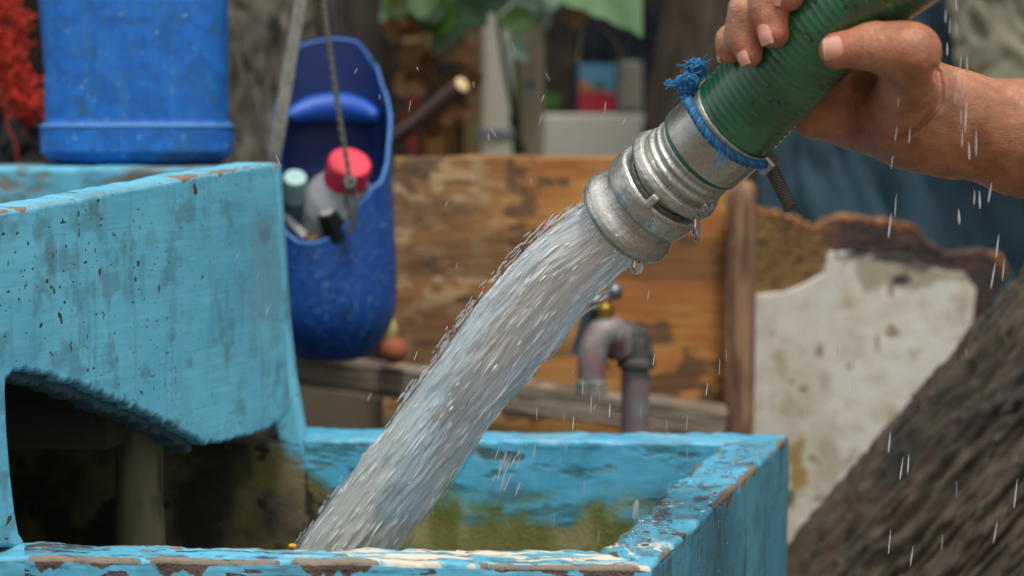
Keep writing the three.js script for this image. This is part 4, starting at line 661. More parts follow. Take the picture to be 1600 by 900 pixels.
{
  const t = thing('suction_hose', 'ribbed green hose with a cast metal coupling pouring water into the basin', 'hose', HA);
  // cast metal: pitted, patchily dull
  const cast = texture(1024, 1024, (u, v) => { const x = u * 1, y = v * 1, n = f2(x * 14, y * 14, 5), p = f2(x * 190, y * 190, 3), q = f2(x * 50 + 9, y * 50, 4); let c = C3([190, 188, 181], [178, 176, 168], sstep(0.3, 0.7, n)); c = C3(c, [142, 138, 126], sstep(0.54, 0.84, q) * 0.45); const pit = sstep(0.70, 0.78, p); c = C3(c, [84, 80, 72], pit * 0.4); return [...c, 0.6 + 0.3 * (n - 0.5) + 0.25 * (q - 0.5) - 0.4 * pit, 0.27 + 0.16 * sstep(0.3, 0.75, q)]; });
  for (const k of [cast.map, cast.bumpMap]) k.repeat.set(1, 1);
  const metal = phys({ ...cast, bumpScale: 0.0003, metalness: 0.8, roughness: 1, side: THREE.DoubleSide });
  const dull = (s, an, R) => 0.00055 * (f3(Math.cos(an) * 5, Math.sin(an) * 5, s * 150, 3) - 0.5) + 0.0004 * (f3(Math.cos(an) * 16, Math.sin(an) * 16, s * 600, 2) - 0.5);
  const uvm = (u, v, p) => [v * 1.6, p.clone().sub(HA).dot(AX) * 9];
  const L = (name, pts, label, mat = metal, dd = dull) => part(t, name, lathe(HA, AX, prof(pts), 220, { d: dd, uv: uvm }), mat, label);
  L('outlet_bell', [[52, 58], [40, 60], [6, 63], [1, 66], [-2, 72], [-2, 79], [2, 83.5], [8, 85], [16, 83.5], [22, 80], [28, 75], [33, 71.5], [39, 69.5], [46, 69], [50, 70], [52, 74]], 'flared outlet lip of the coupling');
  L('cam_ring', [[48, 69], [49, 75], [51, 79], [55, 81.5], [62, 82], [78, 82], [84, 81], [87, 78], [88, 72], [88, 63]], 'thick cast ring behind the outlet');
  L('groove_barrel', [[84, 60], [88, 61], [95, 62], [104, 61], [106, 58]], 'recessed barrel between the two rings');
  L('flange', [[100, 64], [101, 74], [103, 81], [106, 84.5], [110, 85], [116, 83], [120, 80], [122, 75], [122, 69]], 'thin flange with a battered edge', metal, (s, an, R) => dull(s, an) + (R > 80 * 0.00032 ? -0.0012 * Math.pow(f3(Math.cos(an) * 4, Math.sin(an) * 4, 3, 3), 2) : 0));
  L('ribbed_tail', [[120, 70], [124, 70.5], [127, 71], [129, 74], [132, 75], [135, 74], [137, 70.5], [139, 69.5], [142, 70.5], [145, 73.5], [148, 73.5], [150, 70.5], [152, 69.5], [155, 70.5], [158, 73], [161, 73], [163, 71], [166, 70]], 'ribbed hose tail of the coupling');
  // web joining ring and flange on the near side
  const tabA = ring(86, -0.10, 80), tabB = ring(104, -0.06, 80), tm = tabA.clone().lerp(tabB, 0.5), tg = new RoundedBoxGeometry(0.0085, 0.0042, 0.006, 3, 0.0012), q = new THREE.Matrix4().makeBasis(AX, AS, AN);
  tg.applyMatrix4(q); tg.translate(tm.x, tm.y, tm.z); part(t, 'lug', tg, metal, 'small lug bridging the gap between ring and flange');
  part(t, 'liner_edge', lathe(HA, AX, prof([[163, 70], [164, 75], [166.5, 77], [169, 75], [170, 70]]), 160), plain(22, 84, 52, 0.4), 'thin green edge of the liner under the clamp');
  // clamp: a band of sheet metal with a pin and a bolt
  const band = phys({ ...cast, bumpScale: 0.00012, metalness: 0.8, roughness: 0.75, side: THREE.DoubleSide });
  const cl = part(t, 'clamp_band', lathe(HA, AX, prof([[169, 74], [169.5, 77], [171, 78.2], [200, 78.8], [234, 80], [236.5, 79.6], [237, 77]], 0.0008), 220, { uv: (u, v, p) => [v * 1.0, p.clone().sub(HA).dot(AX) * 6], d: (s, an) => 0.0004 * (f3(Math.cos(an) * 2, Math.sin(an) * 2, s * 30, 2) - 0.5) }), band, 'sheet metal clamp band');
  const sub = (name, g, m, label) => part(cl, name, g, m, label);
  sub('pin', bar(at(1044, 180, 0.934).addScaledVector(AN, 0.0), at(1068, 154, 0.928), 0.0014, 0.0014, 12), plain(60, 56, 50, 0.5, { metalness: 0.6 }));
  const bA = at(1204, 262, 0.926), bB = at(1236, 326, 0.915), bd = bB.clone().sub(bA), bl = bd.length(); bd.normalize();
  const th = []; for (let i = 0; i <= 320; i++) { const s = i / 320; th.push([s * bl, 0.0033 * (s > 0.985 ? 0.9 : 1)]); } th.unshift([0, 0.0003]); th.push([bl, 0.0002]);
  sub('threaded_bolt', lathe(bA, bd, th, 32, { d: (s, an, R) => R > 0.001 ? 0.0005 * (2 * Math.abs(((s / 0.0014 + an / 6.2832) % 1 + 1) % 1 - 0.5) - 0.5) : 0 }), phys({ color: rgb(104, 100, 94), metalness: 0.85, roughness: 0.34, side: THREE.DoubleSide }), 'dark threaded bolt sticking out of the clamp');
  const lug = new RoundedBoxGeometry(0.009, 0.007, 0.010, 3, 0.0015); lug.applyMatrix4(q); const lp = ring(228, -1.50, 84); lug.translate(lp.x, lp.y, lp.z); sub('bolt_lug', lug, band);
  // the green hose itself: wound ribs, scratches, black scuffs
  const hc = curve(ring(180, 0, 0), ring(216, 0, 0), HB.clone().lerp(HC, 0.45), HC, HC.clone().addScaledVector(HC.clone().sub(HB), 0.55).add(V(0.008, -0.003, 0)), V(0.40, 1.32, -0.74), V(0.75, 1.25, -0.72), V(1.05, 0.6, -0.75), V(1.1, 0.03, -0.9));
  const len = hc.getLength(), tN = 560, ts = []; for (let i = 0; i <= tN; i++) ts.push(i < 440 ? 0.2 / len * i / 440 : 0.2 / len + (1 - 0.2 / len) * (i - 440) / 120);
  const skin = texture(1024, 1024, (u, v) => { const x = u * 0.15, y = v * 0.2, n = f2(x * 70, y * 60, 4), s = f2(x * 260 + 4, y * 170 + 8, 4), sc = f2(x * 900, y * 120, 3), k = 0.9 + 0.25 * (n - 0.5); let c = [24 * k, 92 * k, 56 * k]; c = C3(c, [52, 138, 94], sstep(0.52, 0.72, f2(x * 40 + 70, y * 30, 4)) * 0.35); c = C3(c, [14, 24, 20], sstep(0.72, 0.77, s) * 0.8); c = C3(c, [120, 160, 140], sstep(0.76, 0.8, sc) * 0.4); return [...c, 0.6 + 0.3 * (n - 0.5) - 0.35 * sstep(0.72, 0.77, s), 0.27 + 0.3 * n]; });
  const hose = part(t, 'hose_body', tube(arc(hc), tN, 160, (tt) => 0.0234 * mix(1, 1, tt), { ts, d: (tt, a) => { const s = tt * len; return 0.0002 * Math.pow(0.5 + 0.5 * Math.sin((s / 0.0035 + a / 6.2832) * 6.2832), 2) - 0.0002 + 0.0003 * (f3(Math.cos(a) * 3, Math.sin(a) * 3, s * 60, 3) - 0.5); }, uv: (u, v) => [ts[Math.round(u * tN)] * len / 0.15, v * 0.147 / 0.2 * 1] }), phys({ ...skin, bumpScale: 0.0004, roughness: 1, clearcoat: 1, clearcoatRoughness: 0.16, side: THREE.DoubleSide }), 'ribbed green rubber hose');
}
// blue rope round the clamp, knotted and frayed at its upper end
{
  const t = thing('blue_rope', 'frayed blue rope tied round the clamp of the green hose', 'rope', ring(222, 0, 80)), r = seed0(44);
  const path = []; for (let i = 0; i <= 26; i++) { const s = i / 26, ph = mix(1.35, -1.62, s), a = 214 + 14 * s + 5 * Math.sin(s * 3.14) + 2 * Math.sin(s * 9); path.push(ring(a, ph, 83.5 + (s > 0.92 ? (s - 0.92) * 60 : 0))); }
  const c = new THREE.CatmullRomCurve3(path), blue3 = [rgb(30, 98, 144), rgb(38, 112, 160), rgb(26, 84, 126)], fray = [];
  const fr = (s) => { const p = c.getPoint(s), tg = c.getTangent(s), out = p.clone().sub(HA); out.addScaledVector(AX, -out.dot(AX)).normalize(); return [p, out, tg.clone().cross(out)]; };
  for (let k = 0; k < 3; k++) { const pts = []; for (let i = 0; i <= 160; i++) { const s = i / 160, [p, o, b] = fr(s), an = s * 72 + k * 2.0944; pts.push(p.addScaledVector(o, 0.00100 * Math.cos(an)).addScaledVector(b, 0.00100 * Math.sin(an))); } part(t, 'strand', tube(new THREE.CatmullRomCurve3(pts), 640, 10, 0.00115, { d: (u, a) => 0.00018 * Math.sin(a * 5 + u * 900) }), std({ color: blue3[k], roughness: 0.75, side: THREE.DoubleSide })); }
  const hair = (p, dir, L, w = 0.00013) => { const m = p.clone().addScaledVector(dir, L * 0.5).add(V((r() - 0.5), (r() - 0.5), (r() - 0.5)).multiplyScalar(L * 0.45)), e = p.clone().addScaledVector(dir, L).add(V((r() - 0.5), (r() - 0.5) - 0.15, (r() - 0.5)).multiplyScalar(L * 0.7)); fray.push(tube(curve(p, m, e), 8, 5, (s) => w * (1.1 - 0.5 * s), { caps: false })); };
  for (let i = 0; i < 36; i++) { const s = r(), [p, o, b] = fr(s); hair(p.addScaledVector(o, 0.002), o.clone().multiplyScalar(0.5 + r()).addScaledVector(b, r() - 0.5).addScaledVector(c.getTangent(s), (r() - 0.5) * 1.6).normalize(), 0.0015 + 0.0025 * r()); }
  for (let i = 0; i < 10; i++) { const [p, o, b] = fr(0.52 + 0.04 * r()); hair(p.addScaledVector(o, 0.0018), V(-0.3 + 0.4 * r(), -0.9, 0.5 * r()).normalize(), 0.004 + 0.005 * r(), 0.00018); }
  // knot and frayed tail
  const K0 = at(1074, 138, 0.917), K1 = at(1088, 108, 0.915), core = [];
  for (const [P, R] of [[K0, 0.0046], [K1, 0.0052], [at(1080, 124, 0.914), 0.0044], [at(1064, 128, 0.917), 0.003]]) for (let i = 0; i < 210; i++) {
    const d = V(r() - 0.5, r() - 0.5, r() - 0.5).normalize(), p = P.clone().addScaledVector(d, R * Math.pow(r(), 0.4) * 0.95), tg = V(r() - 0.5, r() - 0.5, r() - 0.5).cross(d).normalize(), pts = [p.clone()];
    let q = p.clone(), g = tg.clone(); for (let k = 0; k < 5; k++) { q = q.clone().addScaledVector(g, 0.0011); const b = q.clone().sub(P); if (b.length() > R) q = P.clone().addScaledVector(b.normalize(), R * (0.95 + 0.1 * r())); pts.push(q.clone()); g.add(V(r() - 0.5, r() - 0.5, r() - 0.5).multiplyScalar(0.9)).normalize(); }
    core.push(tube(curve(...pts), 9, 5, 0.00016 + 0.00022 * r(), { caps: false }));
  }
  for (let i = 0; i < 90; i++) { const d = V(r() - 0.5, r() - 0.5, r() - 0.5).normalize(); hair((i % 2 ? K0 : K1).clone().addScaledVector(d, 0.0045), d, 0.002 + 0.003 * r()); }
  for (let i = 0; i < 34; i++) hair(at(1060, 132, 0.917), V(-0.9, 0.1 + 0.7 * (r() - 0.4), 0.6 * (r() - 0.5)).normalize(), 0.003 + 0.004 * r(), 0.00016);
  const solid = (P, R) => new THREE.SphereGeometry(R, 20, 14).translate(P.x, P.y, P.z);
  part(t, 'knot', mergeGeometries([solid(K0, 0.0041), solid(K1, 0.0046), solid(at(1080, 124, 0.914), 0.0040)]), std({ color: rgb(24, 78, 118), roughness: 0.95 }), 'knotted end of the rope');
  part(t, 'knot_fibre', mergeGeometries(core), std({ color: rgb(36, 110, 158), roughness: 0.8, side: THREE.DoubleSide })).userData.kind = 'stuff';
  part(t, 'frayed_fibre', mergeGeometries(fray), std({ color: rgb(54, 130, 176), roughness: 0.75, side: THREE.DoubleSide })).userData.kind = 'stuff';
}

// ---------- the hand that grips the hose ----------
const E2 = HC.clone().sub(HB).normalize();
// the point seen at (x, y) at rho photo pixels from the hose axis, on its near or far side
function byHose(x, y, rho, far = false) {
  const o = V(0, EYE, 0), d = ray(x, y).normalize(), R = rho * 0.0003, w = o.clone().sub(HB), dp = d.clone().addScaledVector(E2, -d.dot(E2)), wp = w.addScaledVector(E2, -w.dot(E2));
  const A = dp.lengthSq(), B = dp.dot(wp), C = wp.lengthSq() - R * R, D = B * B - A * C, t = D <= 0 ? -B / A : (-B + (far ? 1 : -1) * Math.sqrt(D)) / A;
  return o.addScaledVector(d, t);
}
const nearest = (p) => { const s = p.clone().sub(HB).dot(E2); return HB.clone().addScaledVector(E2, s); };
{
  const px = 0.0003, J = (x, y, rho, far, r) => ({ p: byHose(x, y, rho, far), r: r * px }), G = (x, y, d, r) => ({ p: at(x, y, d), r: r * px * d / 0.9 });
  const wrist = G(1452, 186, 0.925, 60);
  const fingers = [
    [J(1272, 176, 113, true, 31), J(1150, 86, 108, true, 22), J(1143, 62, 104, false, 18.5), J(1139, 83, 96, false, 17)],
    [J(1288, 116, 113, true, 34), J(1167, 16, 120, false, 22.5), J(1161, 52, 106, false, 21), J(1171, 85, 97, false, 19.8)],
    [J(1314, 52, 113, true, 35), J(1206, -36, 122, false, 26.5), J(1199, 8, 107, false, 24.8), J(1208, 52, 99, false, 23.6)],
    [J(1348, -8, 113, true, 35), J(1262, -96, 126, false, 30), J(1240, -52, 109, false, 26.5), J(1231, -7, 100, false, 24.5)],
  ];
  const tip = J(1308, 79, 103, false, 27), ip = J(1366, 72, 113, false, 31.5), mcp = J(1422, 84, 144, false, 35), cmc = G(1410, 172, 0.905, 51);
  const cone = (a, b) => ({ ax: a.p.x, ay: a.p.y, az: a.p.z, bx: b.p.x - a.p.x, by: b.p.y - a.p.y, bz: b.p.z - a.p.z, r0: a.r, r1: b.r, l: b.p.clone().sub(a.p).lengthSq() });
  const dist = (c, x, y, z) => { const px = x - c.ax, py = y - c.ay, pz = z - c.az, h = clamp((px * c.bx + py * c.by + pz * c.bz) / c.l); return Math.hypot(px - c.bx * h, py - c.by * h, pz - c.bz * h) - mix(c.r0, c.r1, h); };
  const chain = (js) => js.slice(1).map((b, i) => cone(js[i], b));
  const R2 = (j, r) => ({ p: j.p, r: r * px });
  const palm = [...fingers.map((f, i) => cone({ p: wrist.p.clone().lerp(f[0].p, 0.06), r: 44 * px }, f[0])), cone(G(1400, 207, 0.928, 37), G(1292, 182, 0.94, 38)), cone(R2(fingers[0][0], 30), R2(fingers[1][0], 32)), cone(R2(fingers[1][0], 32), R2(fingers[2][0], 33)), cone(R2(fingers[2][0], 33), R2(fingers[3][0], 33))];
  const thumb = [cone(mcp, ip), cone(ip, tip)], thenar = [cone(cmc, mcp), cone(G(1444, 190, 0.918, 54), cmc), cone(G(1404, 200, 0.912, 40), G(1345, 190, 0.93, 34)), cone(R2(mcp, 30), R2(fingers[3][0], 26))];
  const arm = [cone(wrist, G(1500, 196, 0.93, 72)), cone(G(1500, 196, 0.93, 72), G(1600, 216, 0.94, 83)), cone(G(1600, 216, 0.94, 83), G(1780, 254, 0.955, 100)), cone(G(1780, 254, 0.955, 100), G(1900, 280, 0.965, 108))];
  const chains = fingers.map(chain);
  const sm = (list, k, x, y, z) => { let d = 1; for (const c of list) d = d === 1 ? dist(c, x, y, z) : soft(d, dist(c, x, y, z), k); return d; };
  const field = (x, y, z) => {
    const P = sm(palm, 0.010, x, y, z), T = sm(thenar, 0.011, x, y, z), A = sm(arm, 0.012, x, y, z), body = soft(soft(P, T, 0.012), A, 0.022);
    if (body > 0.05 && x > 0.2) return body;
    let d = soft(body, sm(thumb, 0.006, x, y, z), 0.009);
    for (const c of chains) { const f = sm(c, 0.008, x, y, z); d = Math.min(d, soft(body, f, 0.007)); }
    if (d > 0.006) return d;
    const q = pixel(x, y, z), u = q[0], v = q[1];
    // folds of skin at the root of the thumb, over its knuckle and along the wrist
    const w1 = Math.exp(-(((u - 1425) / 42) ** 2) - ((v - 158) / 42) ** 2); if (w1 > 0.02) { const ph = (v + 0.0052 * (u - 1390) ** 2 + 5 * f2(u * 0.03, v * 0.03, 2)) / 17; d += 0.0007 * w1 * Math.pow(0.5 + 0.5 * Math.cos(ph * 6.2832), 4); }
    const w2 = Math.exp(-(((u - 1368) / 20) ** 2) - ((v - 58) / 26) ** 2); if (w2 > 0.02) d += 0.0004 * w2 * Math.pow(0.5 + 0.5 * Math.cos((u + 4 * f2(v * 0.08, u * 0.02, 2)) / 7 * 6.2832), 2);
    const uc = 1468 - (v > 145 ? 0.0115 : 0.003) * (v - 145) ** 2, w3 = sstep(100, 115, v) * sstep(226, 205, v); if (w3 > 0 && Math.abs(u - uc) < 30) d += 0.0026 * w3 * Math.exp(-(((u - uc) / 8) ** 2));
    for (const [cu, cv] of [[1166, 58], [1190, 20]]) { const w = Math.exp(-(((u - cu) / 18) ** 2) - ((v - cv) / 14) ** 2); if (w > 0.03) d += 0.00022 * w * Math.pow(0.5 + 0.5 * Math.cos((v + 0.3 * (u - cu)) / 5.5 * 6.2832), 2); }
    d += 0.0003 * (n3(x * 420, y * 420, z * 420) - 0.5) + 0.0005 * (n3(x * 110, y * 110, z * 110) - 0.5);
    // flesh gives way where it presses on the hose
    const s = (x - HB.x) * E2.x + (y - HB.y) * E2.y + (z - HB.z) * E2.z, h = Math.hypot(x - HB.x - s * E2.x, y - HB.y - s * E2.y, z - HB.z - s * E2.z);
    return Math.max(d, 0.02365 - h);
  };
  const g1 = nets(field, V(0.080, 0.955, -1.015), V(0.320, 1.135, -0.800), 0.00125);
  // forearm, elbow and upper arm beyond the frame
  const e0 = at(1740, 246, 0.952), g2 = tube(curve(e0, at(1900, 280, 0.965), V(0.52, 1.035, -1.0), V(0.60, 1.06, -1.03), V(0.66, 1.14, -1.05), V(0.72, 1.28, -1.05), V(0.76, 1.40, -1.05)), 60, 40, (t) => 0.031 + 0.012 * t);
  for (const g of [g1, g2]) { recolor(g, (x, y, z) => {
    const q = pixel(x, y, z), n = f3(x * 60, y * 60, z * 60, 4), m = n3(x * 300, y * 300, z * 300);
    let c = C3(lin(188, 128, 92), lin(160, 102, 70), sstep(0.35, 0.65, n));
    const tipD = Math.min(...[...fingers.map((f) => f[3]), tip].map((j) => Math.hypot(x - j.p.x, y - j.p.y, z - j.p.z) / (j.r * 1.6)));
    c = C3(c, lin(196, 112, 92), 0.6 * sstep(1.15, 0.7, tipD)); const knuckle = Math.min(...[fingers[1][2], fingers[2][2], ip].map((j) => Math.hypot(x - j.p.x, y - j.p.y, z - j.p.z) / (j.r * 1.4))); c = C3(c, lin(192, 120, 92), 0.4 * sstep(1, 0.5, knuckle));
    const fingerish = sstep(1262, 1238, q[0]); c = C3(c, lin(204, 150, 122), 0.6 * fingerish * (1 - sstep(1.2, 0.8, tipD)));
    const palmish = Math.exp(-(((q[0] - 1350) / 45) ** 2) - ((q[1] - 205) / 34) ** 2); c = C3(c, lin(160, 84, 64), 0.6 * palmish);
    const k = 0.95 + 0.1 * m; return [c[0] * k, c[1] * k, c[2] * k];
  }); }
  // the rest of the person stands beside the tub, out of the picture, in dark clothes
  const Q = (x, y, z, r) => ({ p: V(x, y, z), r }), bones = [[Q(0.98, 1.30, -1.12, 0.15), Q(0.98, 1.02, -1.14, 0.135)], [Q(0.98, 1.02, -1.14, 0.135), Q(0.98, 0.92, -1.14, 0.15)], [Q(0.82, 1.40, -1.08, 0.07), Q(1.12, 1.40, -1.16, 0.07)], [Q(0.98, 1.42, -1.12, 0.06), Q(0.97, 1.54, -1.11, 0.055)], [Q(0.96, 1.60, -1.10, 0.085), Q(0.955, 1.67, -1.10, 0.09)], [Q(0.89, 0.90, -1.13, 0.095), Q(0.88, 0.48, -1.14, 0.062)], [Q(0.88, 0.48, -1.14, 0.062), Q(0.88, 0.09, -1.18, 0.045)], [Q(1.07, 0.90, -1.16, 0.095), Q(1.09, 0.48, -1.20, 0.062)], [Q(1.09, 0.48, -1.20, 0.062), Q(1.10, 0.09, -1.24, 0.045)], [Q(0.87, 0.05, -1.18, 0.045), Q(0.80, 0.04, -1.08, 0.035)], [Q(1.10, 0.05, -1.24, 0.045), Q(1.05, 0.04, -1.13, 0.035)], [Q(1.14, 1.38, -1.17, 0.052), Q(1.22, 1.10, -1.22, 0.042)], [Q(1.22, 1.10, -1.22, 0.042), Q(1.18, 0.86, -1.12, 0.032)], [Q(0.70, 1.24, -1.05, 0.05), Q(0.80, 1.40, -1.07, 0.062)]].map(([a, b]) => cone(a, b));
  const g3 = nets((x, y, z) => sm(bones, 0.05, x, y, z) + 0.006 * (n3(x * 14, y * 10, z * 14) - 0.5), V(0.60, -0.02, -1.42), V(1.36, 1.80, -0.90), 0.018);
  recolor(g3, (x, y, z) => y > 1.56 ? lin(60, 44, 36) : y > 0.92 ? lin(44, 48, 54) : y > 0.09 ? lin(52, 66, 84) : lin(40, 34, 30));
  const strip = (g) => { for (const k of Object.keys(g.attributes)) if (!['position', 'normal', 'color', 'uv'].includes(k)) g.deleteAttribute(k); const P = g.attributes.position, U = new Float32Array(P.count * 2); for (let i = 0; i < P.count; i++) { U[i * 2] = (P.getX(i) * 0.8 + P.getZ(i) * 0.5) / 0.06; U[i * 2 + 1] = (P.getY(i) - P.getZ(i) * 0.3) / 0.06; } g.setAttribute('uv', new THREE.BufferAttribute(U, 2)); return g; };
  const pores = texture(512, 512, (u, v) => { const n = f2(u * 60, v * 60, 3), w = Math.abs(f2(u * 34 + 3 * f2(u * 9, v * 9, 2), v * 90, 3) - 0.5) * 2, w2 = Math.abs(f2(u * 80 + 40, v * 30, 3) - 0.5) * 2, q = n2(u * 200, v * 200); const k = 0.9 + 0.2 * f2(u * 18, v * 18, 4); return [238 * k, 234 * k, 232 * k, 0.3 * n + 0.35 * sstep(0, 0.25, w) + 0.25 * sstep(0, 0.2, w2) + 0.15 * q, 0.30 + 0.28 * n]; });
  const body = mergeGeometries([strip(g1), strip(g2), strip(g3)]);
  const t = thing('person', 'person standing out at the right whose bare forearm grips the green hose', 'person', V(0.7, 0, -1.05));
  const hand = part(t, 'body', body, phys({ ...pores, bumpScale: 0.0003, vertexColors: true, roughness: 1, sheen: 0.1, sheenColor: new THREE.Color(0.9, 0.6, 0.5), side: THREE.DoubleSide }), 'forearm and hand');
  { // fine dark hairs on the forearm
    const r = seed0(61), hs = [];
    for (let i = 0; i < 420; i++) { const x = 1490 + 180 * r(), a = (r() * 1.5 - 0.35) * Math.PI * 0.75, c = at(x, mix(194, 233, (x - 1490) / 180), mix(0.929, 0.948, (x - 1490) / 180)), R = mix(71, 92, (x - 1490) / 180) * px * 1.035, n = V(-0.12, Math.cos(a), Math.sin(a)).normalize(), p = c.clone().addScaledVector(n, R), t1 = V(-0.9, -0.25 + 0.3 * (r() - 0.5), 0.4 * (r() - 0.5)); hs.push(tube(curve(p, p.clone().addScaledVector(n, 0.0008).addScaledVector(t1, 0.002), p.clone().addScaledVector(n, 0.0010).addScaledVector(t1, 0.005)), 5, 3, (s) => 0.00006 * (1.1 - s), { caps: false })); }
    part(hand, 'arm_hair', mergeGeometries(hs), plain(40, 28, 20, 0.7)).userData.kind = 'stuff';
  }
  // nails: curved plates lying on the backs of the fingertips
  const nailM = phys({ color: rgb(204, 146, 128), roughness: 0.22, side: THREE.DoubleSide }), freeM = plain(204, 170, 144, 0.4);
  const nail = (j, prev, normal, L, W, lift = 0.93, back = 0.0) => {
    const T = j.p.clone().sub(prev.p).normalize(), N = normal.clone().addScaledVector(T, -normal.dot(T)).normalize(), B = T.clone().cross(N), c = j.p.clone().addScaledVector(T, back);
    const plate = (s0, s1, up) => { const f = (u, v, o) => { const s = mix(s0, s1, u), w = (v - 0.5) * 2, ww = W * 0.5 * (s < -0.3 ? Math.sqrt(Math.max(0.05, 1 - ((-0.3 - s) / 0.75) ** 2)) : 1), an = w * ww / (j.r * 0.98), r = j.r * lift + o - 0.0011 * Math.max(0, s) ** 2 * (L / 0.009); return c.clone().addScaledVector(T, s * L * 0.5).addScaledVector(N, r * Math.cos(an)).addScaledVector(B, r * Math.sin(an)); }; const top = grid(16, 16, (u, v) => f(u, v, up + 0.00035 * (1 - (2 * v - 1) ** 4))), low = grid(16, 16, (u, v) => f(u, v, -0.0012)); return mergeGeometries([top, low]); };
    const n = part(hand, 'nail', plate(-1, 0.84, 0.0001), nailM); part(hand, 'nail_edge', plate(0.84, 1.0, 0.00015), freeM); return n;
  };
  const outw = (j) => j.p.clone().sub(nearest(j.p)).normalize();
  const eye = (j) => V(0, EYE, 0).sub(j.p).normalize();
  nail(fingers[1][3], fingers[1][2], outw(fingers[1][3]).add(V(-0.5, 0.15, 0.15)), 0.0086, 0.0072, 0.985, 0.0010);
  nail(fingers[2][3], fingers[2][2], outw(fingers[2][3]).add(V(-0.45, 0.15, 0.2)), 0.0094, 0.0084, 0.985, 0.0012);
  nail(fingers[3][3], fingers[3][2], outw(fingers[3][3]).add(V(-0.45, 0.2, 0.2)), 0.0094, 0.0084, 0.985, 0.0012);
  nail(fingers[0][3], fingers[0][2], outw(fingers[0][3]).add(V(-0.8, 0.1, -0.3)), 0.007, 0.006, 0.985, 0.0010);
  nail(tip, ip, eye(tip).add(V(0, 0.22, 0)), 0.0122, 0.0124, 0.985, -0.0010);
}

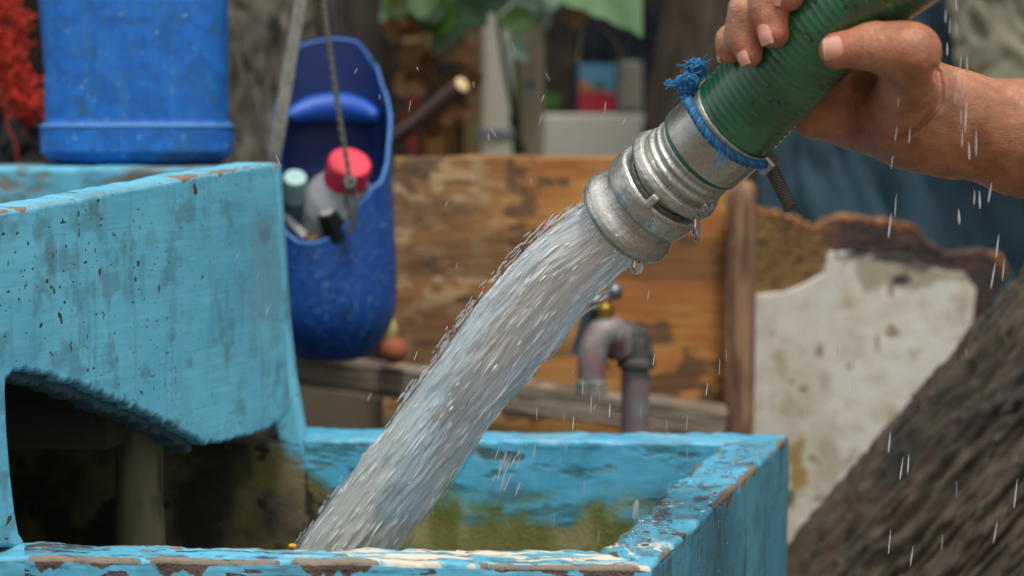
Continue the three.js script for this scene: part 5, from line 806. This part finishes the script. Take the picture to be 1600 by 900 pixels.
// ---------- the water: stream, strands, drops ----------
const white = phys({ color: new THREE.Color(0.97, 0.985, 0.99), roughness: 0.06, transmission: 0.66, thickness: 0.01, ior: 1.33 });
const clear = phys({ color: new THREE.Color(0.97, 0.985, 0.99), roughness: 0.02, transmission: 1, thickness: 0.01, ior: 1.33 });
{
  const mid = [[982, 338, 0.960], [950, 366, 0.967], [880, 424, 0.980], [820, 492, 0.992], [762, 566, 1.003], [708, 638, 1.014], [655, 710, 1.022], [600, 782, 1.030], [548, 856, 1.036], [500, 930, 1.042], [470, 980, 1.046]];
  const c = curve(...mid.map((m) => at(...m))), hw = [58, 60, 68, 72, 70, 69, 70, 72, 76, 80, 84];
  const half = (t) => { const k = t * (hw.length - 1), i = Math.min(hw.length - 2, Math.floor(k)); return mix(hw[i], hw[i + 1], k - i) / F; };
  const t = thing('water_stream', 'thick white streaked stream of water pouring from the coupling into the basin', 'water', c.getPoint(0));
  const len = c.getLength();
  // long ridges along the flow that drift across it, coarser and rougher downstream
  const ridge = (u, a) => { const s = u * len, x = Math.cos(a), y = Math.sin(a), w = f3(x * 2 + 3, y * 2, s * 30, 2) - 0.5, A = f3(x * 4 + w * 1.4, y * 4, s * 36, 2) - 0.5, B = f3(x * 10 + w * 2, y * 10, s * 60 + 9, 2) - 0.5, D = f3(x * 30 + w * 5, y * 30, s * 170 + 30, 2) - 0.5; const E = f3(x * 16 + w * 3, y * 16, s * 150 + 60, 2) - 0.5; return (A * 0.0030 + B * 0.0008 + E * 0.0011) * sstep(-0.06, 0.25, u) + 0.0006 * B; };
  const foam = (u, v, p) => { const a = v * 6.2832, s = u * len, x = Math.cos(a), y = Math.sin(a), n = f3(x * 7 + 40, y * 7, s * 26, 3), m = f3(x * 30, y * 30, s * 90 + 5, 2), k = 0.84 + 0.14 * sstep(0.36, 0.66, n) + 0.12 * (m - 0.5); return [0.97 * k, 0.99 * k, 0.99 * k]; };
  part(t, 'stream_body', tube(c, 900, 420, (u) => half(u) * 0.93, { d: ridge, color: foam }), phys({ vertexColors: true, roughness: 0.06, transmission: 0.64, thickness: 0.02, ior: 1.33, specularIntensity: 1 }), 'aerated core of the stream');
  const r = seed0(5), fr = (u) => { const p = c.getPoint(clamp(u)), tg = c.getTangent(clamp(u)), n = V(0, 0, 1).addScaledVector(tg, -tg.z).normalize(); return [p, n, tg.clone().cross(n), tg]; };
  // clear strands and sheets sliding over the core and tearing off its edges
  const strands = [];
  for (let i = 0; i < 130; i++) {
    const u = 0.02 + 0.9 * r(), L = (0.010 + 0.03 * r() * r()) / len, a = r() < 0.35 ? (r() < 0.6 ? Math.PI : 0) + (r() - 0.5) * 1.1 : (r() - 0.5) * 3.4, off = 0.95 + 0.09 * r() + (Math.abs(Math.sin(a * 0.5)) > 0.8 ? 0.10 * r() * r() : 0), w = 0.00035 + 0.0009 * r() * r(), pts = [];
    for (let k = 0; k < 4; k++) { const uu = u + L * k / 3, [p, n, b] = fr(uu), R = half(clamp(uu)) * off; pts.push(p.addScaledVector(n, R * Math.cos(a * 0.93 + 0.02 * k) ).addScaledVector(b, R * Math.sin(a * 0.93 + 0.02 * k))); }
    strands.push(tube(curve(...pts), 10, 6, (s) => w * Math.pow(Math.sin(Math.PI * clamp(s, 0.02, 0.98)), 0.6), { caps: true }));
  }
  part(t, 'strand', mergeGeometries(strands), clear).userData.kind = 'stuff';
  const dashes = [];
  for (let i = 0; i < 240; i++) {
    const u = 0.03 + 0.93 * r(), L = (0.004 + 0.014 * r() * r()) / len, a = (r() - 0.5) * 2.9, w = 0.00020 + 0.00048 * r() * r(), pts = [];
    for (let k = 0; k < 3; k++) { const uu = u + L * k / 2, [p, n, b] = fr(uu), R = half(clamp(uu)) * (0.96 + 0.04 * r()); pts.push(p.addScaledVector(n, R * Math.cos(a * 0.93)).addScaledVector(b, R * Math.sin(a * 0.93))); }
    dashes.push(tube(curve(...pts), 8, 6, (s) => w * Math.pow(Math.sin(Math.PI * clamp(s, 0.02, 0.98)), 0.7)));
  }
  part(t, 'white_fleck', mergeGeometries(dashes), phys({ color: new THREE.Color(0.97, 0.98, 0.98), roughness: 0.2 })).userData.kind = 'stuff';  // opaque white dashes laid over the stream along the flow
  // fringe of beads and threads on the upper left edge
  const beads = [];
  for (let i = 0; i < 230; i++) {
    const up = r() < 0.68, u = up ? 0.04 + 0.5 * Math.pow(r(), 0.8) : 0.05 + 0.85 * r(), [p, n, b, tg] = fr(u), side = up ? -1 : r() < 0.5 ? -1 : 1, R = half(u) * (1.0 + (up ? 0.17 * Math.pow(r(), 2.0) : 0.10 * r() * r()));
    const sgn = b.x > 0 ? 1 : -1, q = p.addScaledVector(b, side * sgn * R).addScaledVector(n, (r() - 0.4) * 0.012), g = new THREE.SphereGeometry(0.00026 + 0.0005 * r() * r(), 8, 6); g.scale(0.8, 3 + 7 * r(), 0.8);
    g.applyQuaternion(new THREE.Quaternion().setFromUnitVectors(V(0, 1, 0), tg.clone().add(V((r() - 0.5) * 0.3, (r() - 0.5) * 0.3, 0)).normalize())); g.translate(q.x, q.y, q.z); beads.push(g);
  }
  const flat = beads.map((g) => { g.deleteAttribute('uv'); return g; });
  part(t, 'spray_bead', mergeGeometries(flat), white).userData.kind = 'stuff';
}
// a drop: round below, drawn out above, along -y
function dropGeo(r0, L, na = 14) { const P = []; for (let i = 0; i <= 22; i++) { const s = i / 22, y = L * s, k = Math.pow(Math.sin(Math.PI * Math.min(1, 0.5 * Math.pow(s * L / Math.min(L, r0 * 1.6), 1))), 1); P.push([y, 0]); const tb = s < 0.35 ? Math.sqrt(Math.max(0, 1 - ((0.35 - s) / 0.35) ** 2)) : Math.pow(Math.cos((s - 0.35) / 0.65 * Math.PI / 2), 0.8); P[P.length - 1][1] = Math.max(1e-5, r0 * tb); } return lathe(V(0, 0, 0), V(0, 1, 0), P, na); }
function hanging(name, label, x, y, d, r0, L) { const g = dropGeo(r0, L, 24), p = at(x, y, d); g.translate(p.x, p.y, p.z); return single(name, g, clear, label, 'water drop'); }
hanging('water_drop', 'large clear drop hanging from the lowest point of the outlet lip', 995, 430, 0.944, 0.0031, 0.0105);
hanging('water_drop', 'stretched clear drop falling from the underside of the flange', 1088, 378, 0.928, 0.0022, 0.0150);
hanging('water_drop', 'bead of water clinging under the flange above the falling drop', 1101, 334, 0.926, 0.0020, 0.0050);
hanging('water_drop', 'bead of water beside the bolt lug under the clamp', 1196, 268, 0.918, 0.0021, 0.0050);
// falling drops, drawn out by their fall
{
  const list = [[1404, 18, 9, 30], [1403, 60, 6, 30], [1400, 92, 8, 34], [1403, 138, 6, 60], [1396, 172, 9, 34], [1398, 208, 6, 26], [1420, 212, 6, 26], [1392, 245, 6, 40], [1398, 320, 5, 40], [1388, 352, 8, 40], [1477, 24, 8, 24], [1494, 8, 8, 24], [1484, 40, 6, 26], [1495, 44, 6, 22], [1480, 76, 7, 24], [1500, 96, 6, 24], [1511, 100, 9, 26], [1497, 118, 7, 26], [1504, 140, 7, 34], [1493, 150, 6, 26], [1508, 178, 6, 60], [1502, 182, 6, 28], [1503, 215, 6, 30], [1515, 235, 7, 30], [1525, 222, 9, 44], [1544, 300, 8, 34], [1531, 312, 7, 30], [1522, 308, 7, 26], [1499, 338, 10, 26], [1556, 384, 6, 40], [1548, 430, 5, 44], [1566, 420, 5, 40], [1103, 606, 5, 26], [952, 640, 5, 26], [1012, 460, 4, 20], [1020, 560, 4, 24], [1388, 690, 5, 36], [1406, 730, 5, 40], [1418, 724, 5, 34], [1584, 770, 5, 50], [1552, 830, 4, 40], [1388, 845, 4, 44], [1422, 868, 4, 36]];
  const all = [], proto = new THREE.Mesh(dropGeo(0.001, 0.008), white); proto.castShadow = proto.receiveShadow = true;
  list.forEach(([x, y, w, h], i) => { const d = x > 1350 ? 0.86 + 0.05 * ((i * 7) % 10) / 10 : 0.95, o = i ? proto.clone() : proto; o.name = numbered('falling_drop'); o.scale.set(w / 2 * 0.00029 / 0.001 * 0.46, h * 0.00029 / 0.008, w / 2 * 0.00029 / 0.001 * 0.46); o.position.copy(at(x, y + h / 2, d)); o.userData.at = [x, y]; o.rotation.z = -0.10 + 0.05 * ((i * 3) % 5 - 2) * 0.5 + (x > 1450 && x < 1540 ? 0.12 : 0); scene.add(o); all.push(o); });
  const zone = ([x, y]) => x < 1080 ? 'drop falling past the old tap' : x < 1150 ? 'drop falling before the plywood' : x < 1440 && y < 260 ? 'drop dripping past the thumb and wrist' : x < 1440 && y < 600 ? 'drop falling below the gripping hand' : y < 130 ? 'drop falling before the beige sack' : y < 280 ? 'drop falling across the forearm' : y < 600 ? 'drop falling before the blue cloth at the right' : 'drop falling before the leaning trunk';
  const nth = ['topmost', 'second', 'third', 'fourth', 'fifth', 'sixth', 'seventh', 'eighth', 'ninth', 'tenth', 'eleventh', 'twelfth'], count = {}, of = {};
  for (const o of all) of[zone(o.userData.at)] = (of[zone(o.userData.at)] ?? 0) + 1;
  all.sort((a, b) => a.userData.at[1] - b.userData.at[1] || a.userData.at[0] - b.userData.at[0]);
  for (const o of all) { const z = zone(o.userData.at), k = count[z] = (count[z] ?? -1) + 1; tag(o, of[z] === 1 ? 'drawn out ' + z : k ? nth[k] + ' from the top, ' + z : 'topmost ' + z, 'water drop', 'falling drops of water'); delete o.userData.at; }
}
// fine spray in the air, and drops lying on the paint
{
  const r = seed0(91), gs = [], m = [];
  const seg = (p, dir, L, w) => { const g = new THREE.SphereGeometry(1, 8, 6); g.deleteAttribute('uv'); g.scale(w, L, w); g.applyQuaternion(new THREE.Quaternion().setFromUnitVectors(V(0, 1, 0), dir)); g.translate(p.x, p.y, p.z); gs.push(g); };
  for (let i = 0; i < 36; i++) { const x = 340 + 640 * r(), y = 60 + 640 * r(); seg(at(x, y, 0.9 + 0.2 * r()), V(0.5 - 1.1 * r() * (y > 300 ? 0.2 : 1), 1, 0.2).normalize(), 0.0012 + 0.0022 * r(), 0.00013 + 0.00016 * r()); }
  for (let i = 0; i < 36; i++) { const x = 640 + 480 * r(), y = 600 + 240 * r(); seg(at(x, y, 0.96 + 0.16 * r()), V(0.12 * (r() - 0.3), 1, 0).normalize(), 0.0016 + 0.0035 * r(), 0.00014 + 0.0002 * r() * r()); }
  for (let i = 0; i < 18; i++) { const x = 1120 + 480 * r(), y = 420 + 470 * r(); seg(at(x, y, 0.88 + 0.2 * r()), V(0.08 * (r() - 0.5), 1, 0).normalize(), 0.002 + 0.004 * r(), 0.00014 + 0.0002 * r() * r()); }
  for (let i = 0; i < 16; i++) { const [x, y] = [990 + 7 * r(), 788 + 14 * r()]; seg(at(x, y, 0.98), V(-0.2 + 0.5 * r(), 1, 0).normalize(), 0.003 + 0.002 * r(), 0.0002 + 0.0002 * r()); }
  for (let i = 0; i < 22; i++) { const [x, y] = [770 + 40 * r(), 705 + 60 * r()]; seg(at(x, y, 1.0), V(0.35, 1, 0).normalize(), 0.002 + 0.003 * r(), 0.00018 + 0.0002 * r()); }
  stuff('airborne_spray', mergeGeometries(gs), white, 'fine spray flung off the stream').userData.category = 'spray';
  // lying drops: low caps on the right rim, and runs on the walls
  const cap = (p, n, R, flat = 0.4, along) => { const g = new THREE.SphereGeometry(1, 16, 10); g.deleteAttribute('uv'); g.scale(R * (0.8 + 0.5 * r()), R * flat, R * (along ?? 0.8 + 0.5 * r())); g.rotateY(along ? 0 : r() * 6); g.applyQuaternion(new THREE.Quaternion().setFromUnitVectors(V(0, 1, 0), n)); g.translate(p.x, p.y, p.z); m.push(g); };
  for (let i = 0; i < 210; i++) { const u = 0.04 + 0.86 * Math.pow(r(), 1.3), w = 0.08 + 0.84 * r(), p = IN[2].clone().lerp(IN[3], u).lerp(OUT[2].clone().lerp(OUT[3], u), w); p.y = RIM + 0.0003; cap(p, V(0, 1, 0), 0.0006 + 0.0021 * r() * r(), 0.35); }
  const rn = OUT[3].clone().sub(OUT[2]).setY(0).normalize(), ro = V(-rn.z, 0, rn.x);
  for (let i = 0; i < 46; i++) { const u = 0.08 + 0.42 * r(), h = 0.006 + 0.045 * r(), p = OUT[2].clone().lerp(OUT[3], u); p.y = RIM - h; p.addScaledVector(ro, 0.0004); const g = new THREE.SphereGeometry(1, 12, 10); g.deleteAttribute('uv'); const R = 0.0005 + 0.0007 * r(); g.scale(R, R * (1.5 + 2.5 * r()), R * 0.7); g.rotateY(Math.atan2(ro.x, ro.z)); g.translate(p.x, p.y, p.z); m.push(g); }
  for (let i = 0; i < 70; i++) { const [x, y] = r() < 0.6 ? onDivider(215 + 90 * r(), 300 + 220 * r()) : onDivider(20 + 400 * r(), 330 + 260 * r()), p = DA.clone().addScaledVector(DX, x); p.y = y; p.addScaledVector(DN, 0.0005); const g = new THREE.SphereGeometry(1, 12, 10); g.deleteAttribute('uv'); const R = 0.0005 + 0.0008 * r() * r(); g.scale(R, R * (1.3 + 1.6 * r()), R * 0.6); g.rotateY(Math.atan2(DN.x, DN.z)); g.translate(p.x, p.y, p.z); m.push(g); }
  stuff('drops_on_paint', mergeGeometries(m), clear, 'drops lying and running on the blue paint').userData.category = 'water drops';
}

renderer.render(scene, camera);
